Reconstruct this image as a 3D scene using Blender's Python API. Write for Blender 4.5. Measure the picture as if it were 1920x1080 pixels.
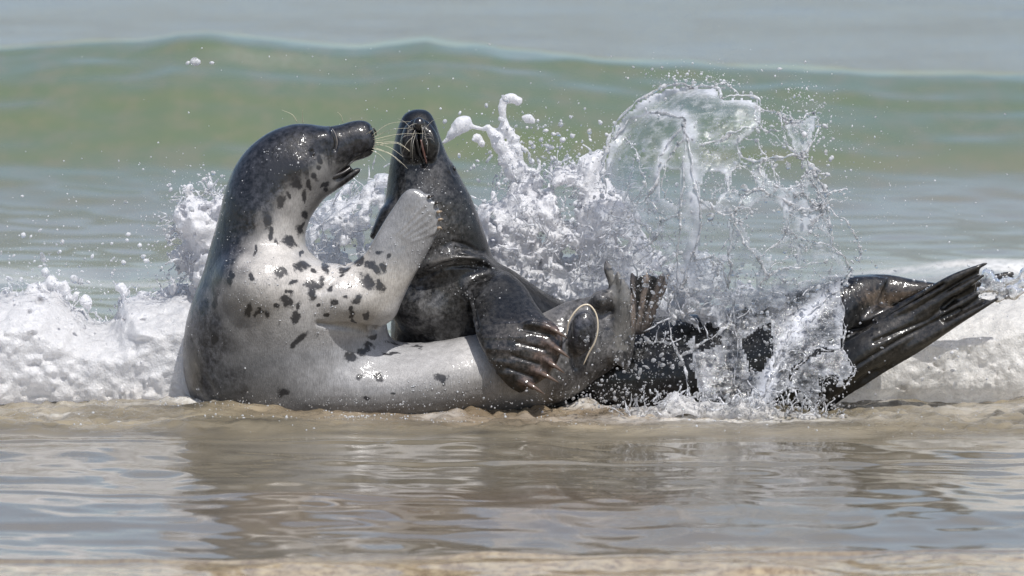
import bpy, bmesh, math, random
import numpy as np
from mathutils import Vector, Matrix
import openvdb

for o in list(bpy.data.objects):
    bpy.data.objects.remove(o)
scene = bpy.context.scene
random.seed(7)
rng = np.random.default_rng(11)

# ---------------------------------------------------------------- camera
CAM = np.array([0.0, -20.0, 1.6])
TGT = np.array([0.0, 0.0, 0.329])
LENS = 263.0
cam_data = bpy.data.cameras.new('camera')
cam = bpy.data.objects.new('camera', cam_data)
scene.collection.objects.link(cam)
cam.location = CAM
cam.rotation_euler = Vector(TGT - CAM).to_track_quat('-Z', 'Y').to_euler()
cam_data.lens = LENS
cam_data.sensor_width = 36
cam_data.clip_start = 0.1
cam_data.clip_end = 12000
cam_data.dof.use_dof = True
cam_data.dof.focus_distance = 19.9
cam_data.dof.aperture_fstop = 7.1
scene.camera = cam

# ---------------------------------------------------------------- light
SUN_EL, SUN_AZ = 59, 207         # elevation; compass bearing of the sun (180 = behind the camera)
world = bpy.data.worlds.new('World'); scene.world = world
world.use_nodes = True
wn = world.node_tree.nodes; wl = world.node_tree.links
bg = wn['Background']
sky = wn.new('ShaderNodeTexSky'); sky.sky_type = 'NISHITA'; sky.sun_disc = False
sky.sun_elevation = math.radians(SUN_EL)
sky.sun_rotation = math.radians(360 - 160)
sky.air_density = 1.0; sky.dust_density = 2.0; sky.ozone_density = 1.0
wl.new(sky.outputs[0], bg.inputs[0]); bg.inputs[1].default_value = 0.12
sun_data = bpy.data.lights.new('sun', 'SUN'); sun = bpy.data.objects.new('sun', sun_data)
scene.collection.objects.link(sun)
sun_data.energy = 4.0; sun_data.angle = math.radians(0.53); sun_data.color = (1.0, 0.975, 0.935)
SX = math.sin(math.radians(27))*math.cos(math.radians(SUN_EL))
SY = -math.cos(math.radians(27))*math.cos(math.radians(SUN_EL))
SZ = math.sin(math.radians(SUN_EL))
sun.rotation_euler = Vector((SX, SY, SZ)).to_track_quat('Z', 'Y').to_euler()
sun.location = (5, -15, 20)
sky.sun_rotation = math.atan2(SX, SY)
scene.view_settings.view_transform = 'Standard'
scene.view_settings.look = 'None'
scene.view_settings.exposure = 0.22
scene.view_settings.gamma = 1
scene.view_settings.use_curve_mapping = False
scene.cycles.use_denoising = True
scene.cycles.max_bounces = 12
scene.cycles.transmission_bounces = 10
scene.cycles.transparent_max_bounces = 24
scene.cycles.sample_clamp_indirect = 6
scene.cycles.caustics_reflective = False
scene.cycles.caustics_refractive = False

# ---------------------------------------------------------------- pixel <-> place (photograph 1920 x 1080)
fwd = (TGT - CAM) / np.linalg.norm(TGT - CAM)
rgt = np.array([1.0, 0, 0]); upv = np.cross(rgt, fwd)
KF = 36.0 / LENS / 1920.0
PX = KF * 20.04                                    # metres per photo pixel at the seals
def W(px, py, Y=0.0):
    px = np.asarray(px, float); py = np.asarray(py, float)
    d = fwd + (px[..., None]-960)*KF*rgt + (540-py[..., None])*KF*upv
    k = (np.asarray(Y, float) - CAM[1]) / d[..., 1]
    return CAM + d * k[..., None]
def proj(P):
    v = P - CAM; z = v @ fwd
    return 960 + (v @ rgt)/z/KF, 540 - (v @ upv)/z/KF
def XW(px, Y=0.0): return float(W(px, 600, Y)[0])

# ---------------------------------------------------------------- noise
def _h(ix, iy, iz, s):
    n = (ix.astype(np.uint32)*np.uint32(374761393) + iy.astype(np.uint32)*np.uint32(668265263)
         + iz.astype(np.uint32)*np.uint32(2147483647 & 1274126177) + np.uint32((s*974634777) & 0xffffffff))
    n = (n ^ (n >> np.uint32(13))) * np.uint32(1274126177)
    n = n ^ (n >> np.uint32(16))
    return (n & np.uint32(0xffff)).astype(np.float32)/32767.5 - 1.0
def noise3(x, y, z, s=0):
    x, y, z = [np.asarray(a, np.float32) for a in (x, y, z)]
    x, y, z = np.broadcast_arrays(x, y, z)
    xi, yi, zi = np.floor(x), np.floor(y), np.floor(z)
    fx, fy, fz = x-xi, y-yi, z-zi
    xi, yi, zi = xi.astype(np.int64), yi.astype(np.int64), zi.astype(np.int64)
    u = fx*fx*fx*(fx*(fx*6-15)+10); v = fy*fy*fy*(fy*(fy*6-15)+10); w = fz*fz*fz*(fz*(fz*6-15)+10)
    def g(a, b, c): return _h(xi+a, yi+b, zi+c, s)
    x00 = g(0,0,0)*(1-u)+g(1,0,0)*u; x10 = g(0,1,0)*(1-u)+g(1,1,0)*u
    x01 = g(0,0,1)*(1-u)+g(1,0,1)*u; x11 = g(0,1,1)*(1-u)+g(1,1,1)*u
    return (x00*(1-v)+x10*v)*(1-w) + (x01*(1-v)+x11*v)*w
def noise2(x, y, s=0): return noise3(x, y, np.float32(0.37), s)
def fbm2(x, y, s=0, o=3):
    t = 0
    for k in range(o): t = t + noise2(x*2**k*1.03, y*2**k, s+k)*0.55**k
    return t
def sst(a, b, x):
    t = np.clip((x-a)/(b-a), 0, 1); return t*t*(3-2*t)

def link(name, me, mat=None, parent=None, smooth=True):
    o = bpy.data.objects.new(name, me); scene.collection.objects.link(o)
    if mat: me.materials.append(mat)
    if smooth and len(me.polygons): me.polygons.foreach_set('use_smooth', np.ones(len(me.polygons), bool))
    if parent: o.parent = parent
    return o
def tag(o, label=None, cat=None, group=None, kind=None):
    for k, v in (('label', label), ('category', cat), ('group', group), ('kind', kind)):
        if v: o[k] = v
    return o
def mesh_np(name, v, quads=None, tris=None):
    me = bpy.data.meshes.new(name)
    v = np.asarray(v, np.float32)
    nq = 0 if quads is None else len(quads); nt = 0 if tris is None else len(tris)
    me.vertices.add(len(v)); me.vertices.foreach_set('co', v.ravel())
    me.loops.add(nq*4+nt*3); me.polygons.add(nq+nt)
    idx = np.concatenate([np.asarray(a, np.int32).ravel() for a in (quads, tris) if a is not None and len(a)])
    me.loops.foreach_set('vertex_index', idx)
    st = np.concatenate([np.arange(nq)*4, nq*4+np.arange(nt)*3]).astype(np.int32)
    me.polygons.foreach_set('loop_start', st)
    me.update(calc_edges=True); me.validate()
    return me
def attr(me, name, vals):
    a = me.attributes.new(name, 'FLOAT', 'POINT'); a.data.foreach_set('value', np.asarray(vals, np.float32))
def cattr(me, name, vals):
    a = me.attributes.new(name, 'FLOAT_COLOR', 'POINT')
    c = np.ones((len(vals), 4), np.float32); c[:, :3] = vals; a.data.foreach_set('color', c.ravel())

# ---------------------------------------------------------------- material helpers
class NT:
    def __init__(s, name):
        s.m = bpy.data.materials.new(name); s.m.use_nodes = True
        s.n = s.m.node_tree.nodes; s.l = s.m.node_tree.links
        s.b = s.n['Principled BSDF']; s.out = s.n['Material Output']
    def node(s, t, **kw):
        nd = s.n.new(t)
        for k, v in kw.items():
            if k.startswith('i_'):
                nd.inputs[k[2:].replace('_', ' ')].default_value = v
            else: setattr(nd, k, v)
        return nd
    def at(s, name): return s.node('ShaderNodeAttribute', attribute_name=name)
    def noise(s, scale, detail=3, vec=None, rough=0.55):
        nd = s.node('ShaderNodeTexNoise'); nd.inputs['Scale'].default_value = scale
        nd.inputs['Detail'].default_value = detail; nd.inputs['Roughness'].default_value = rough
        if vec is not None: s.l.new(vec, nd.inputs['Vector'])
        return nd
    def coords(s, scale=(1, 1, 1), rot=(0, 0, 0)):
        g = s.node('ShaderNodeNewGeometry')
        m = s.node('ShaderNodeMapping'); m.inputs['Scale'].default_value = scale; m.inputs['Rotation'].default_value = rot
        s.l.new(g.outputs['Position'], m.inputs['Vector']); return m.outputs[0]
    def math(s, op, a, b=None, clamp=False):
        nd = s.node('ShaderNodeMath', operation=op, use_clamp=clamp)
        for i, v in enumerate((a, b)):
            if v is None: continue
            if isinstance(v, (int, float)): nd.inputs[i].default_value = v
            else: s.l.new(v, nd.inputs[i])
        return nd.outputs[0]
    def mix(s, f, a, b):
        nd = s.node('ShaderNodeMix', data_type='RGBA')
        for i, v in ((0, f), (6, a), (7, b)):
            if isinstance(v, (int, float)): nd.inputs[i].default_value = v
            elif isinstance(v, tuple): nd.inputs[i].default_value = (*v, 1)
            else: s.l.new(v, nd.inputs[i])
        return nd.outputs[2]
    def ramp(s, f, lo, hi):
        nd = s.node('ShaderNodeMapRange', interpolation_type='SMOOTHSTEP')
        s.l.new(f, nd.inputs[0]); nd.inputs[1].default_value = lo; nd.inputs[2].default_value = hi
        return nd.outputs[0]
    def bump(s, h, strength=1.0, dist=0.01, prev=None):
        nd = s.node('ShaderNodeBump'); nd.inputs['Strength'].default_value = strength
        nd.inputs['Distance'].default_value = dist; s.l.new(h, nd.inputs['Height'])
        if prev is not None: s.l.new(prev, nd.inputs['Normal'])
        return nd.outputs[0]
    def set(s, **kw):
        for k, v in kw.items():
            k = k.replace('_', ' ')
            if isinstance(v, (int, float)): s.b.inputs[k].default_value = v
            elif isinstance(v, tuple): s.b.inputs[k].default_value = (*v, 1) if len(v) == 3 else v
            else: s.l.new(v, s.b.inputs[k])

def mat_seal():
    t = NT('wet_seal_fur')
    c = t.at('coat').outputs['Color']; sp = t.at('spot').outputs['Fac']; wet = t.at('skin').outputs['Fac']
    pos = t.coords()
    n1 = t.noise(75, 4, pos, .65); n2 = t.noise(22, 3, pos); 
    fur = t.noise(1.0, 3, t.coords((420, 420, 70), (0.0, 0.5, 0.0)), .7)
    s = t.math('ADD', sp, t.math('MULTIPLY', t.math('SUBTRACT', n1.outputs[0], .5), 1.5))
    s = t.ramp(s, .27, .70)
    # mottling of the coat
    mot = t.math('ADD', t.math('MULTIPLY', n2.outputs[0], .8), .6)
    sep = t.node('ShaderNodeSeparateColor', mode='HSV'); t.l.new(c, sep.inputs[0])
    dk = t.math('SUBTRACT', 1.0, t.ramp(sep.outputs[2], .02, .15))
    amt = t.math('ADD', .22, t.math('MULTIPLY', dk, 2.3))
    sgn = t.math('SUBTRACT', t.ramp(n1.outputs[0], .3, .8), .38)
    mot = t.math('MULTIPLY', mot, t.math('MAXIMUM', t.math('ADD', 1.0, t.math('MULTIPLY', sgn, amt)), .2))
    mot = t.math('MULTIPLY', mot, t.math('ADD', t.math('MULTIPLY', fur.outputs[0], 1.3), .35))
    hsv = t.node('ShaderNodeHueSaturation'); t.l.new(c, hsv.inputs['Color']); t.l.new(mot, hsv.inputs['Value'])
    col = t.mix(t.math('MULTIPLY', s, .93), hsv.outputs[0], (.016, .016, .019))
    bm = t.bump(fur.outputs[0], .6, .0016)
    bm = t.bump(t.noise(300, 2, pos).outputs[0], .45, .0014, bm)
    bm2 = t.bump(t.noise(1.0, 3, t.coords((60, 60, 34), (0, .5, 0)), .6).outputs[0], .7, .0042)
    bm2 = t.bump(t.noise(1.0, 2, t.coords((210, 210, 90), (0, .5, 0))).outputs[0], .35, .0010, bm2)
    t.set(Base_Color=col, Roughness=t.math('ADD', .24, t.math('MULTIPLY', n1.outputs[0], .36)), Normal=bm, Coat_Weight=t.math('ADD', .45, t.math('MULTIPLY', wet, .55)),
          Coat_Roughness=.13, Coat_IOR=1.5)
    t.l.new(bm2, t.b.inputs['Coat Normal'])
    t.set(IOR=1.38, Specular_IOR_Level=.3)
    return t.m
def mat_simple(name, col, rough=.4, coat=0.0, scale=60, var=.35, bumpd=.0008):
    t = NT(name); n = t.noise(scale, 4, t.coords())
    c2 = tuple(max(0, v*(1-var)) for v in col)
    t.set(Base_Color=t.mix(n.outputs[0], c2, tuple(min(1, v*(1+var*.6)) for v in col)), Roughness=rough,
          Normal=t.bump(n.outputs[0], .5, bumpd), Coat_Weight=coat, Coat_Roughness=.1)
    return t.m
M_SEAL = mat_seal()
M_CLAW = mat_simple('horn_claw', (.30, .23, .16), .3, .4)
M_DCLAW = mat_simple('dark_claw', (.035, .028, .024), .25, .5)
M_EYE = mat_simple('dark_eye', (.008, .008, .009), .08, 1.0, bumpd=.0001)
M_LID = mat_simple('eyelid_skin', (.20, .18, .165), .35, .5)
M_GUM = mat_simple('mouth_skin', (.16, .075, .06), .25, .8)
M_DARK = mat_simple('black_skin', (.014, .012, .012), .28, .6)
M_WHISK = mat_simple('whisker_hair', (.72, .66, .50), .35, .3, bumpd=.0001)
M_WHISKD = mat_simple('dark_whisker_hair', (.30, .28, .24), .35, .4, bumpd=.0001)
M_SCAR = mat_simple('cream_scar_skin', (.58, .50, .38), .5, .2)
# ================================================================= THE SEA
def crest_z(x):
    px = 960 + x/(KF*33)
    c = np.interp(px, [-900, 0, 250, 340, 480, 620, 800, 950, 1200, 1500, 1920, 2800],
                      [98, 84, 82, 72, 80, 86, 76, 96, 112, 120, 146, 170])
    return 1.6 - 33.0*np.tan(np.radians(3.636) + (c-540)*KF) 
def sea_height(x, y):
    h = np.zeros_like(x)
    wig = 0.05*noise2(x*.9, x*0+3.3, 1) + 0.02*noise2(x*3.1, x*0+1.3, 2)
    # thin swash sheet in front
    sw = 1 - sst(-.62, -.40, y + wig)
    rip = (0.0060*noise2(x*1.6+.5*noise2(x*2, y*1.5, 8), y*2.4, 3) + 0.0085*noise2(x*4.2+.6*noise2(x*3,y*3,9), y*5.2, 4)
           + 0.0038*noise2(x*10+y*2, y*10, 5) + .0007*noise2(x*18, y*17, 7) + .006*noise2(x*.35, y*1.1, 6))
    h += sw*(-.030 + rip)
    h += -.036*(1-sst(-3.05, -2.1, y+wig*2)) + .030*(1-sst(-3.55, -3.10, y+wig*5)) - .014*(1-sst(-1.3, -.75, y+wig))
    # little lips of older swashes
    for (yy, a, s, x0, x1) in ((-1.28, .007, 9, -.55, 1.6), (-.72, .006, 19, -2, .2), (-2.0, .006, 29, -2, .1), (-3.35, .010, 39, -2, 2)):
        yl = yy + .10*noise2(x*.7, x*0, s) + .03*noise2(x*3, x*0, s+1)
        env = sst(x0, x0+.3, x)*(1-sst(x1-.3, x1, x))
        h += env*a*np.exp(-np.clip((y-yl)/.10, -9, 9)**2*np.where(y < yl, 9.0, 1.0))
    # torn water round the seals
    t = (1-sw)*(1-sst(1.0, 2.2, y))
    nz = .018*noise2(x*6, y*5, 11) + .015*noise2(x*13, y*10, 12) + .011*noise2(x*27, y*19, 13) + .006*noise2(x*52, y*36, 17)
    busy = (.42 + .40*noise2(x*1.6, y*2.0, 14))*(.35+.65*sst(-.55, -.25, y))
    h += t*(nz*busy*1.15 + .012*fbm2(x*2.4, y*3.2, 15) + sst(-.62,-.5,y)*(.0075*noise2(x*24, y*30, 18)+.0045*noise2(x*55, y*62, 19))*(.5+.8*np.clip(noise2(x*2.4, y*3, 20)+.5, 0, 1)))
    h += t*.028*np.exp(-((x+1.0)/.45)**2-((y-.05)/.22)**2)
    h += t*.006*np.exp(-((x+.72)/.12)**2-((y+.10)/.12)**2)
    h += t*.016*np.exp(-((x-.30)/.28)**2-((y+.02)/.14)**2)*(1+.6*noise2(x*20, y*16, 16))
    # choppy shallows behind
    m = sst(.8, 2.2, y)*(1-sst(9.0, 12.5, y))
    h += m*(.014*fbm2(x*1.5+.35*y, y*1.5, 21, 3) + .007*noise2(x*4.5+y, y*4.5, 25) + .02*noise2(x*.35, y*.6, 26) - .01)
    # old foam roller further out on the right
    h += .05*sst(.9, 1.8, x)*np.exp(-((y-6.0-.3*noise2(x*.8, x*0, 27))/.45)**2)*(1+.35*noise2(x*5, y*5, 28))
    # the swell
    cz = crest_z(x) + .018*noise2(x*1.3, x*0, 31)
    yc = 13.0 + .35*noise2(x*.35, x*0+9, 32)
    d = y - yc
    face = np.where(d < 0, np.exp(-(np.abs(d)/2.1)**2.1), np.exp(-(np.abs(d)/3.2)**1.6))
    rr = sst(8.5, 11, y)*(1-sst(16, 22, y))
    h += (cz+.014*noise2(x*3.1, x*0, 38)+.006*noise2(x*7.5, y*2, 39))*face + rr*(.018*fbm2(x*.7, y*1.3, 33, 3) + .006*noise2(x*2.6, y*4.0, 36) + .014*noise2(x*.4+.3*y, y*.9, 37))
    # open water beyond
    far = sst(16, 24, y)
    h += far*(.035*fbm2(x*.22, y*.30, 41, 4) + .010*noise2(x*.9, y*1.4, 45))*np.exp(-np.clip(y-60, 0, None)/300)
    # the beach rises behind the camera side
    h += -.02*sst(-5.5, -12, y)
    return h

def build_sea():
    xs = np.concatenate([np.linspace(-2.9, -1.5, 60)[:-1], np.linspace(-1.5, 1.5, 400), np.linspace(1.5, 2.9, 60)[1:]])
    g = 2.9 + .014*1.16**np.arange(1, 70)*1.2; g = g[g < 4000]
    g = 2.9 + np.cumsum(.02*1.17**np.arange(66))
    xs = np.concatenate([-g[::-1], xs, g])
    ys = [-11.0]
    while ys[-1] < 3500:
        y = ys[-1]
        if y < -4.9: st = .12
        elif y < -.75: st = .012 if y < -1 else .010
        elif y < .9: st = .0055
        elif y < 2.5: st = .02
        elif y < 15: st = .035
        elif y < 40: st = .10
        else: st = .1*1.06**((y-40)**.62)
        ys.append(y+min(st, 150))
    ys = np.array(ys)
    X, Y = np.meshgrid(xs, ys)
    Z = sea_height(X, Y)
    wide = 1-sst(30, 200, np.abs(X)); Z = Z*wide
    v = np.stack([X, Y, Z], -1).reshape(-1, 3)
    r, c = len(ys), len(xs)
    i = (np.arange(r-1)[:, None]*c + np.arange(c-1)[None]).ravel()
    q = np.stack([i, i+1, i+c+1, i+c], 1)
    me = mesh_np('sea', v, q)
    x, y, z = v[:, 0], v[:, 1], v[:, 2]
    sandy = np.array([.185, .158, .110]); brown = np.array([.17, .120, .075]); mid = np.array([.185, .162, .115])
    green = np.array([.112, .140, .072]); deep = np.array([.125, .135, .155])
    a = sst(.6, 3.5, y + .6*noise2(x*.7, y*.6, 51)); 
    b = sst(8.5, 11.5, y + .8*noise2(x*.5, y*.5, 52)); d = sst(15, 19, y)
    col = sandy[None]*(1-a[:, None]) + mid[None]*a[:, None]
    col = col*(1-b[:, None]) + green[None]*b[:, None]
    col = col*(1-d[:, None]) + deep[None]*d[:, None]
    s = sst(.15, .7, noise2(x*.8, y*.9, 53))*(1-a)*.7
    col = col*(1-s[:, None]) + brown[None]*s[:, None]
    # suspended sand clouds in the shallows
    s = sst(.1, .8, noise2(x*.5, y*.35, 54))*a*(1-b)*.45
    col = col*(1-s[:, None]) + np.array([.26, .235, .17])[None]*s[:, None]
    # spent foam
    sww = 1-sst(-.65, -.45, y)
    col = col*(1-.22*sww)[:, None] + (np.array([.008, .010, .014])[None]*sww[:, None])
    vv = noise2(x*3.2+1.5*noise2(x*2, y*4, 66), y*11, 63)*.6+noise2(x*9, y*26, 64)*.5
    tz = sst(-.75, -.5, y)*(1-sst(1.2, 2.5, y))
    col = col*(1+(.75*vv*tz)[:, None])
    fo = sst(.9, 1.7, x)*np.exp(-((y-6.0-.3*noise2(x*.8, x*0, 27))/.55)**2)*(.7+.5*noise2(x*4, y*4, 55))
    fo += .55*sst(.35, .75, noise2(x*1.1, y*2.6, 56))*sst(1, 2, y)*(1-sst(5, 7, y))
    fo += .30*sst(.45, .8, noise2(x*.9, y*1.6, 57))*sst(11.5, 12.8, y)*(1-sst(13.5, 14, y))
    near = (1-sst(-.40, .1, np.abs(y+.02)-.10))*sst(-.5, -.25, y)
    fo += .75*near*(1-sst(-.95, -.80, x)) + .7*near*sst(.95, 1.2, x) + .5*np.exp(-((x-.55)/.38)**2-((y+.28)/.10)**2)
    fo += .55*sst(.25, .8, noise2(x*5, y*4, 60))*sst(-.42, -.2, y)*(1-sst(.6, .9, y))
    fo += .30*np.exp(-((y+.47-.05*noise2(x*2, x*0, 61))/.05)**2)*sst(.0, .6, noise2(x*2, y, 62))
    attr(me, 'foam', np.clip(fo, 0, 1))
    sd = (1-sst(-3.45, -3.02, y + .30*noise2(x*.9, x*0, 58) + .16*noise2(x*3, y*4, 59)))
    sd = np.maximum(sd, .8*np.exp(-((x-.52)/.20)**2-((y+2.95)/.07)**2))
    attr(me, 'bed', np.clip(sd, 0, 1))
    attr(me, 'torn', sst(-.62, -.42, y)*(1-sst(1., 2.5, y)))
    attr(me, 'farness', sst(16, 30, y))
    cattr(me, 'tint', col)
    t = NT('sea_water')
    ti = t.at('tint').outputs['Color']; fo = t.at('foam').outputs['Fac']; bed = t.at('bed').outputs['Fac']
    torn = t.at('torn').outputs['Fac']; farn = t.at('farness').outputs['Fac']
    pos = t.coords()
    grain = t.noise(260, 4, t.coords((1, .35, 1)), .8).outputs[0]
    peb = t.noise(34, 5, t.coords((1, .5, 1)), .7).outputs[0]
    sandc = t.mix(t.ramp(peb, .3, .7), (.16, .10, .055), (.50, .40, .25))
    sandc = t.mix(t.ramp(grain, .45, .75), sandc, (.55, .42, .24))
    base = t.mix(t.math('MULTIPLY', t.ramp(t.noise(9, 4, t.coords((1, .4, 1))).outputs[0], .35, .75), .35), ti, (.20, .165, .11))
    b1 = t.mix(t.math('MULTIPLY', bed, .85), base, sandc)
    fn = t.noise(26, 5, pos, .75).outputs[0]
    ff = t.math('MULTIPLY', fo, t.ramp(fn, .28, .6), clamp=True)
    b2 = t.mix(ff, b1, (.78, .77, .75))
    t.l.new(t.math('SUBTRACT', .5, t.math('MULTIPLY', bed, .33)), t.b.inputs['Specular IOR Level'])
    # ripples
    r1 = t.noise(1.0, 3, t.coords((7, 22, 22)), .6).outputs[0]
    r2 = t.noise(1.0, 3, t.coords((30, 85, 85)), .65).outputs[0]
    r3 = t.noise(1.0, 3, t.coords((190, 230, 230)), .6).outputs[0]
    rf = t.noise(1.0, 4, t.coords((1.6, 4.5, 4)), .65).outputs[0]
    nb = t.node('ShaderNodeBump'); nb.inputs['Distance'].default_value = .006; t.l.new(r1, nb.inputs['Height'])
    t.l.new(t.math('ADD', .06, t.math('MULTIPLY', torn, .6)), nb.inputs['Strength'])
    n2 = t.node('ShaderNodeBump'); n2.inputs['Distance'].default_value = .0035; t.l.new(r2, n2.inputs['Height']); t.l.new(nb.outputs[0], n2.inputs['Normal'])
    t.l.new(t.math('ADD', .04, t.math('MULTIPLY', torn, 1.0)), n2.inputs['Strength'])
    n3 = t.node('ShaderNodeBump'); n3.inputs['Distance'].default_value = .0030; t.l.new(r3, n3.inputs['Height']); t.l.new(n2.outputs[0], n3.inputs['Normal'])
    t.l.new(t.math('MULTIPLY', torn, .8), n3.inputs['Strength'])
    n4 = t.node('ShaderNodeBump'); n4.inputs['Distance'].default_value = .05; t.l.new(rf, n4.inputs['Height']); t.l.new(n3.outputs[0], n4.inputs['Normal'])
    t.l.new(t.math('MULTIPLY', farn, .5), n4.inputs['Strength'])
    t.set(Base_Color=b2, IOR=1.333, Normal=n4.outputs[0],
          Roughness=t.math('ADD', .06, t.math('MULTIPLY', ff, .5)))
    o = link('sea', me, t.m); tag(o, kind='structure')
    return o
build_sea()

def build_sand():
    xs = np.concatenate([-np.geomspace(3, 3500, 40)[::-1], np.linspace(-2.9, 2.9, 60), np.geomspace(3, 3500, 40)])
    ys = np.concatenate([-np.geomspace(6, 900, 60)[::-1], np.linspace(-5.9, 12, 80)])
    X, Y = np.meshgrid(xs, ys)
    Z = np.where(Y < -8, (-8-Y)*.055, -.12*np.clip((Y+8)/2.5, 0, 1)-.06*np.clip(Y+5, 0, 99)) + .01*fbm2(X*.8, Y*.8, 71)
    Z = np.clip(Z, -2, 4)
    r, c = len(ys), len(xs); i = (np.arange(r-1)[:, None]*c + np.arange(c-1)[None]).ravel()
    me = mesh_np('beach_sand', np.stack([X, Y, Z], -1).reshape(-1, 3), np.stack([i, i+1, i+c+1, i+c], 1))
    t = NT('beach_sand'); n = t.noise(40, 6, t.coords(), .8)
    t.set(Base_Color=t.mix(n.outputs[0], (.28, .22, .14), (.48, .40, .28)), Roughness=.85, Normal=t.bump(n.outputs[0], .5, .01))
    tag(link('beach_sand', me, t.m), kind='structure')
build_sand()
M_BCLAW = mat_simple('brown_claw', (.13, .09, .07), .25, .7)
# ================================================================= SEALS
def cr(P, n):                                       # Catmull-Rom through rows of P
    P = np.asarray(P, float); m = len(P); out = []
    for i in range(m-1):
        p0 = P[max(i-1, 0)]; p1 = P[i]; p2 = P[i+1]; p3 = P[min(i+2, m-1)]
        for t in np.arange(n)/n:
            out.append(.5*((2*p1)+(-p0+p2)*t+(2*p0-5*p1+4*p2-p3)*t*t+(-p0+3*p1-3*p2+p3)*t**3))
    out.append(P[-1]); return np.array(out)
def loft(bm, st, n=6, N=28, power=2.0):
    """st rows: Lx, Ly, Rx, Ry (photo pixels), Y (m), depth radius (px)"""
    S = cr(st, n)
    Ys = S[:, 4]
    L = W(S[:, 0], S[:, 1], Ys); R = W(S[:, 2], S[:, 3], Ys)
    C = (L+R)/2; A = (R-L)/2
    th = np.arange(N)/N*2*math.pi
    ct = np.sign(np.cos(th))*np.abs(np.cos(th))**(2/power); sn = np.sign(np.sin(th))*np.abs(np.sin(th))**(2/power)
    V = C[:, None, :] + ct[None, :, None]*A[:, None, :] + sn[None, :, None]*(S[:, 5]*PX)[:, None, None]*np.array([0, 1, 0])
    rows = [[bm.verts.new(p) for p in row] for row in V]
    for a, b in zip(rows[:-1], rows[1:]):
        for k in range(N):
            bm.faces.new((a[k], a[(k+1) % N], b[(k+1) % N], b[k]))
    for row, c in ((rows[0][::-1], C[0]), (rows[-1], C[-1])):
        cv = bm.verts.new(c)
        for k in range(N): bm.faces.new((row[k], row[(k+1) % N], cv))
    return S
def ell(bm, px, py, Y, rx, ry, rd, rot=0.0):
    """ellipsoid: centre in photo pixels, radii in px, rot degrees clockwise in the picture"""
    c = W(px, py, Y)
    r = bmesh.ops.create_icosphere(bm, subdivisions=3, radius=1.0)
    a = math.radians(rot)
    for v in r['verts']:
        x, y, z = v.co.x*rx, v.co.y*rd, v.co.z*ry
        x2 = x*math.cos(a)+z*math.sin(a); z2 = -x*math.sin(a)+z*math.cos(a)
        v.co = Vector((c[0]+x2*PX, c[1]+y*PX, c[2]+z2*PX))
def chain(bm, pts, n=5, N=12, flat=1.0):
    """tube along (px, py, Y, r[, rd]) points"""
    P = cr(pts, n); C = W(P[:, 0], P[:, 1], P[:, 2]); r = np.maximum(P[:, 3], .05)*PX
    rd = (P[:, 4]*PX) if P.shape[1] > 4 else r*flat
    T = np.gradient(C, axis=0); T /= np.linalg.norm(T, axis=1)[:, None]+1e-9
    U = np.cross(T, np.array([0, 1, 0])); U /= np.linalg.norm(U, axis=1)[:, None]+1e-9
    Vd = np.cross(T, U)
    th = np.arange(N)/N*2*math.pi
    V = C[:, None]+np.cos(th)[None, :, None]*U[:, None]*r[:, None, None]+np.sin(th)[None, :, None]*Vd[:, None]*rd[:, None, None]
    rows = [[bm.verts.new(p) for p in row] for row in V]
    for a, b in zip(rows[:-1], rows[1:]):
        for k in range(N): bm.faces.new((a[k], a[(k+1) % N], b[(k+1) % N], b[k]))
    for row, c in ((rows[0][::-1], C[0]), (rows[-1], C[-1]+T[-1]*r[-1]*.6)):
        cv = bm.verts.new(c)
        for k in range(N): bm.faces.new((row[k], row[(k+1) % N], cv))
def web(bm, ptsA, ptsB, thick, n=5):
    """thin skin between two chains"""
    A = cr([p[:3] for p in ptsA], n); B = cr([p[:3] for p in ptsB], n)
    k = min(len(A), len(B)); A, B = A[:k], B[:k]
    a = W(A[:, 0], A[:, 1], A[:, 2]); b = W(B[:, 0], B[:, 1], B[:, 2]); o = np.array([0, thick*PX/2, 0])
    rows = [[bm.verts.new(p) for p in (a[i]-o, b[i]-o, b[i]+o, a[i]+o)] for i in range(k)]
    for r0, r1 in zip(rows[:-1], rows[1:]):
        for j in range(4): bm.faces.new((r0[j], r0[(j+1) % 4], r1[(j+1) % 4], r1[j]))
    bm.faces.new(rows[0][::-1]); bm.faces.new(rows[-1])
def grow(name, bm, voxel, smooth=6, parent=None):
    bmesh.ops.recalc_face_normals(bm, faces=bm.faces[:])
    me = bpy.data.meshes.new(name); bm.to_mesh(me); bm.free()
    o = bpy.data.objects.new(name, me); scene.collection.objects.link(o)
    m = o.modifiers.new('r', 'REMESH'); m.mode = 'VOXEL'; m.voxel_size = voxel; m.use_smooth_shade = True
    s = o.modifiers.new('s', 'SMOOTH'); s.iterations = smooth; s.factor = .5
    dg = bpy.context.evaluated_depsgraph_get(); dg.update()
    me2 = bpy.data.meshes.new_from_object(o.evaluated_get(dg)); me2.name = name
    bpy.data.objects.remove(o); bpy.data.meshes.remove(me)
    return me2
def coords(me):
    a = np.empty(len(me.vertices)*3, np.float32); me.vertices.foreach_get('co', a); return a.reshape(-1, 3).astype(float)
def normals(me):
    a = np.empty(len(me.vertices)*3, np.float32); me.vertex_normals.foreach_get('vector', a) if hasattr(me, 'vertex_normals') else me.vertices.foreach_get('normal', a)
    return a.reshape(-1, 3).astype(float)
def place_coords(me, P):
    me.vertices.foreach_set('co', P.astype(np.float32).ravel()); me.update()
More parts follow.
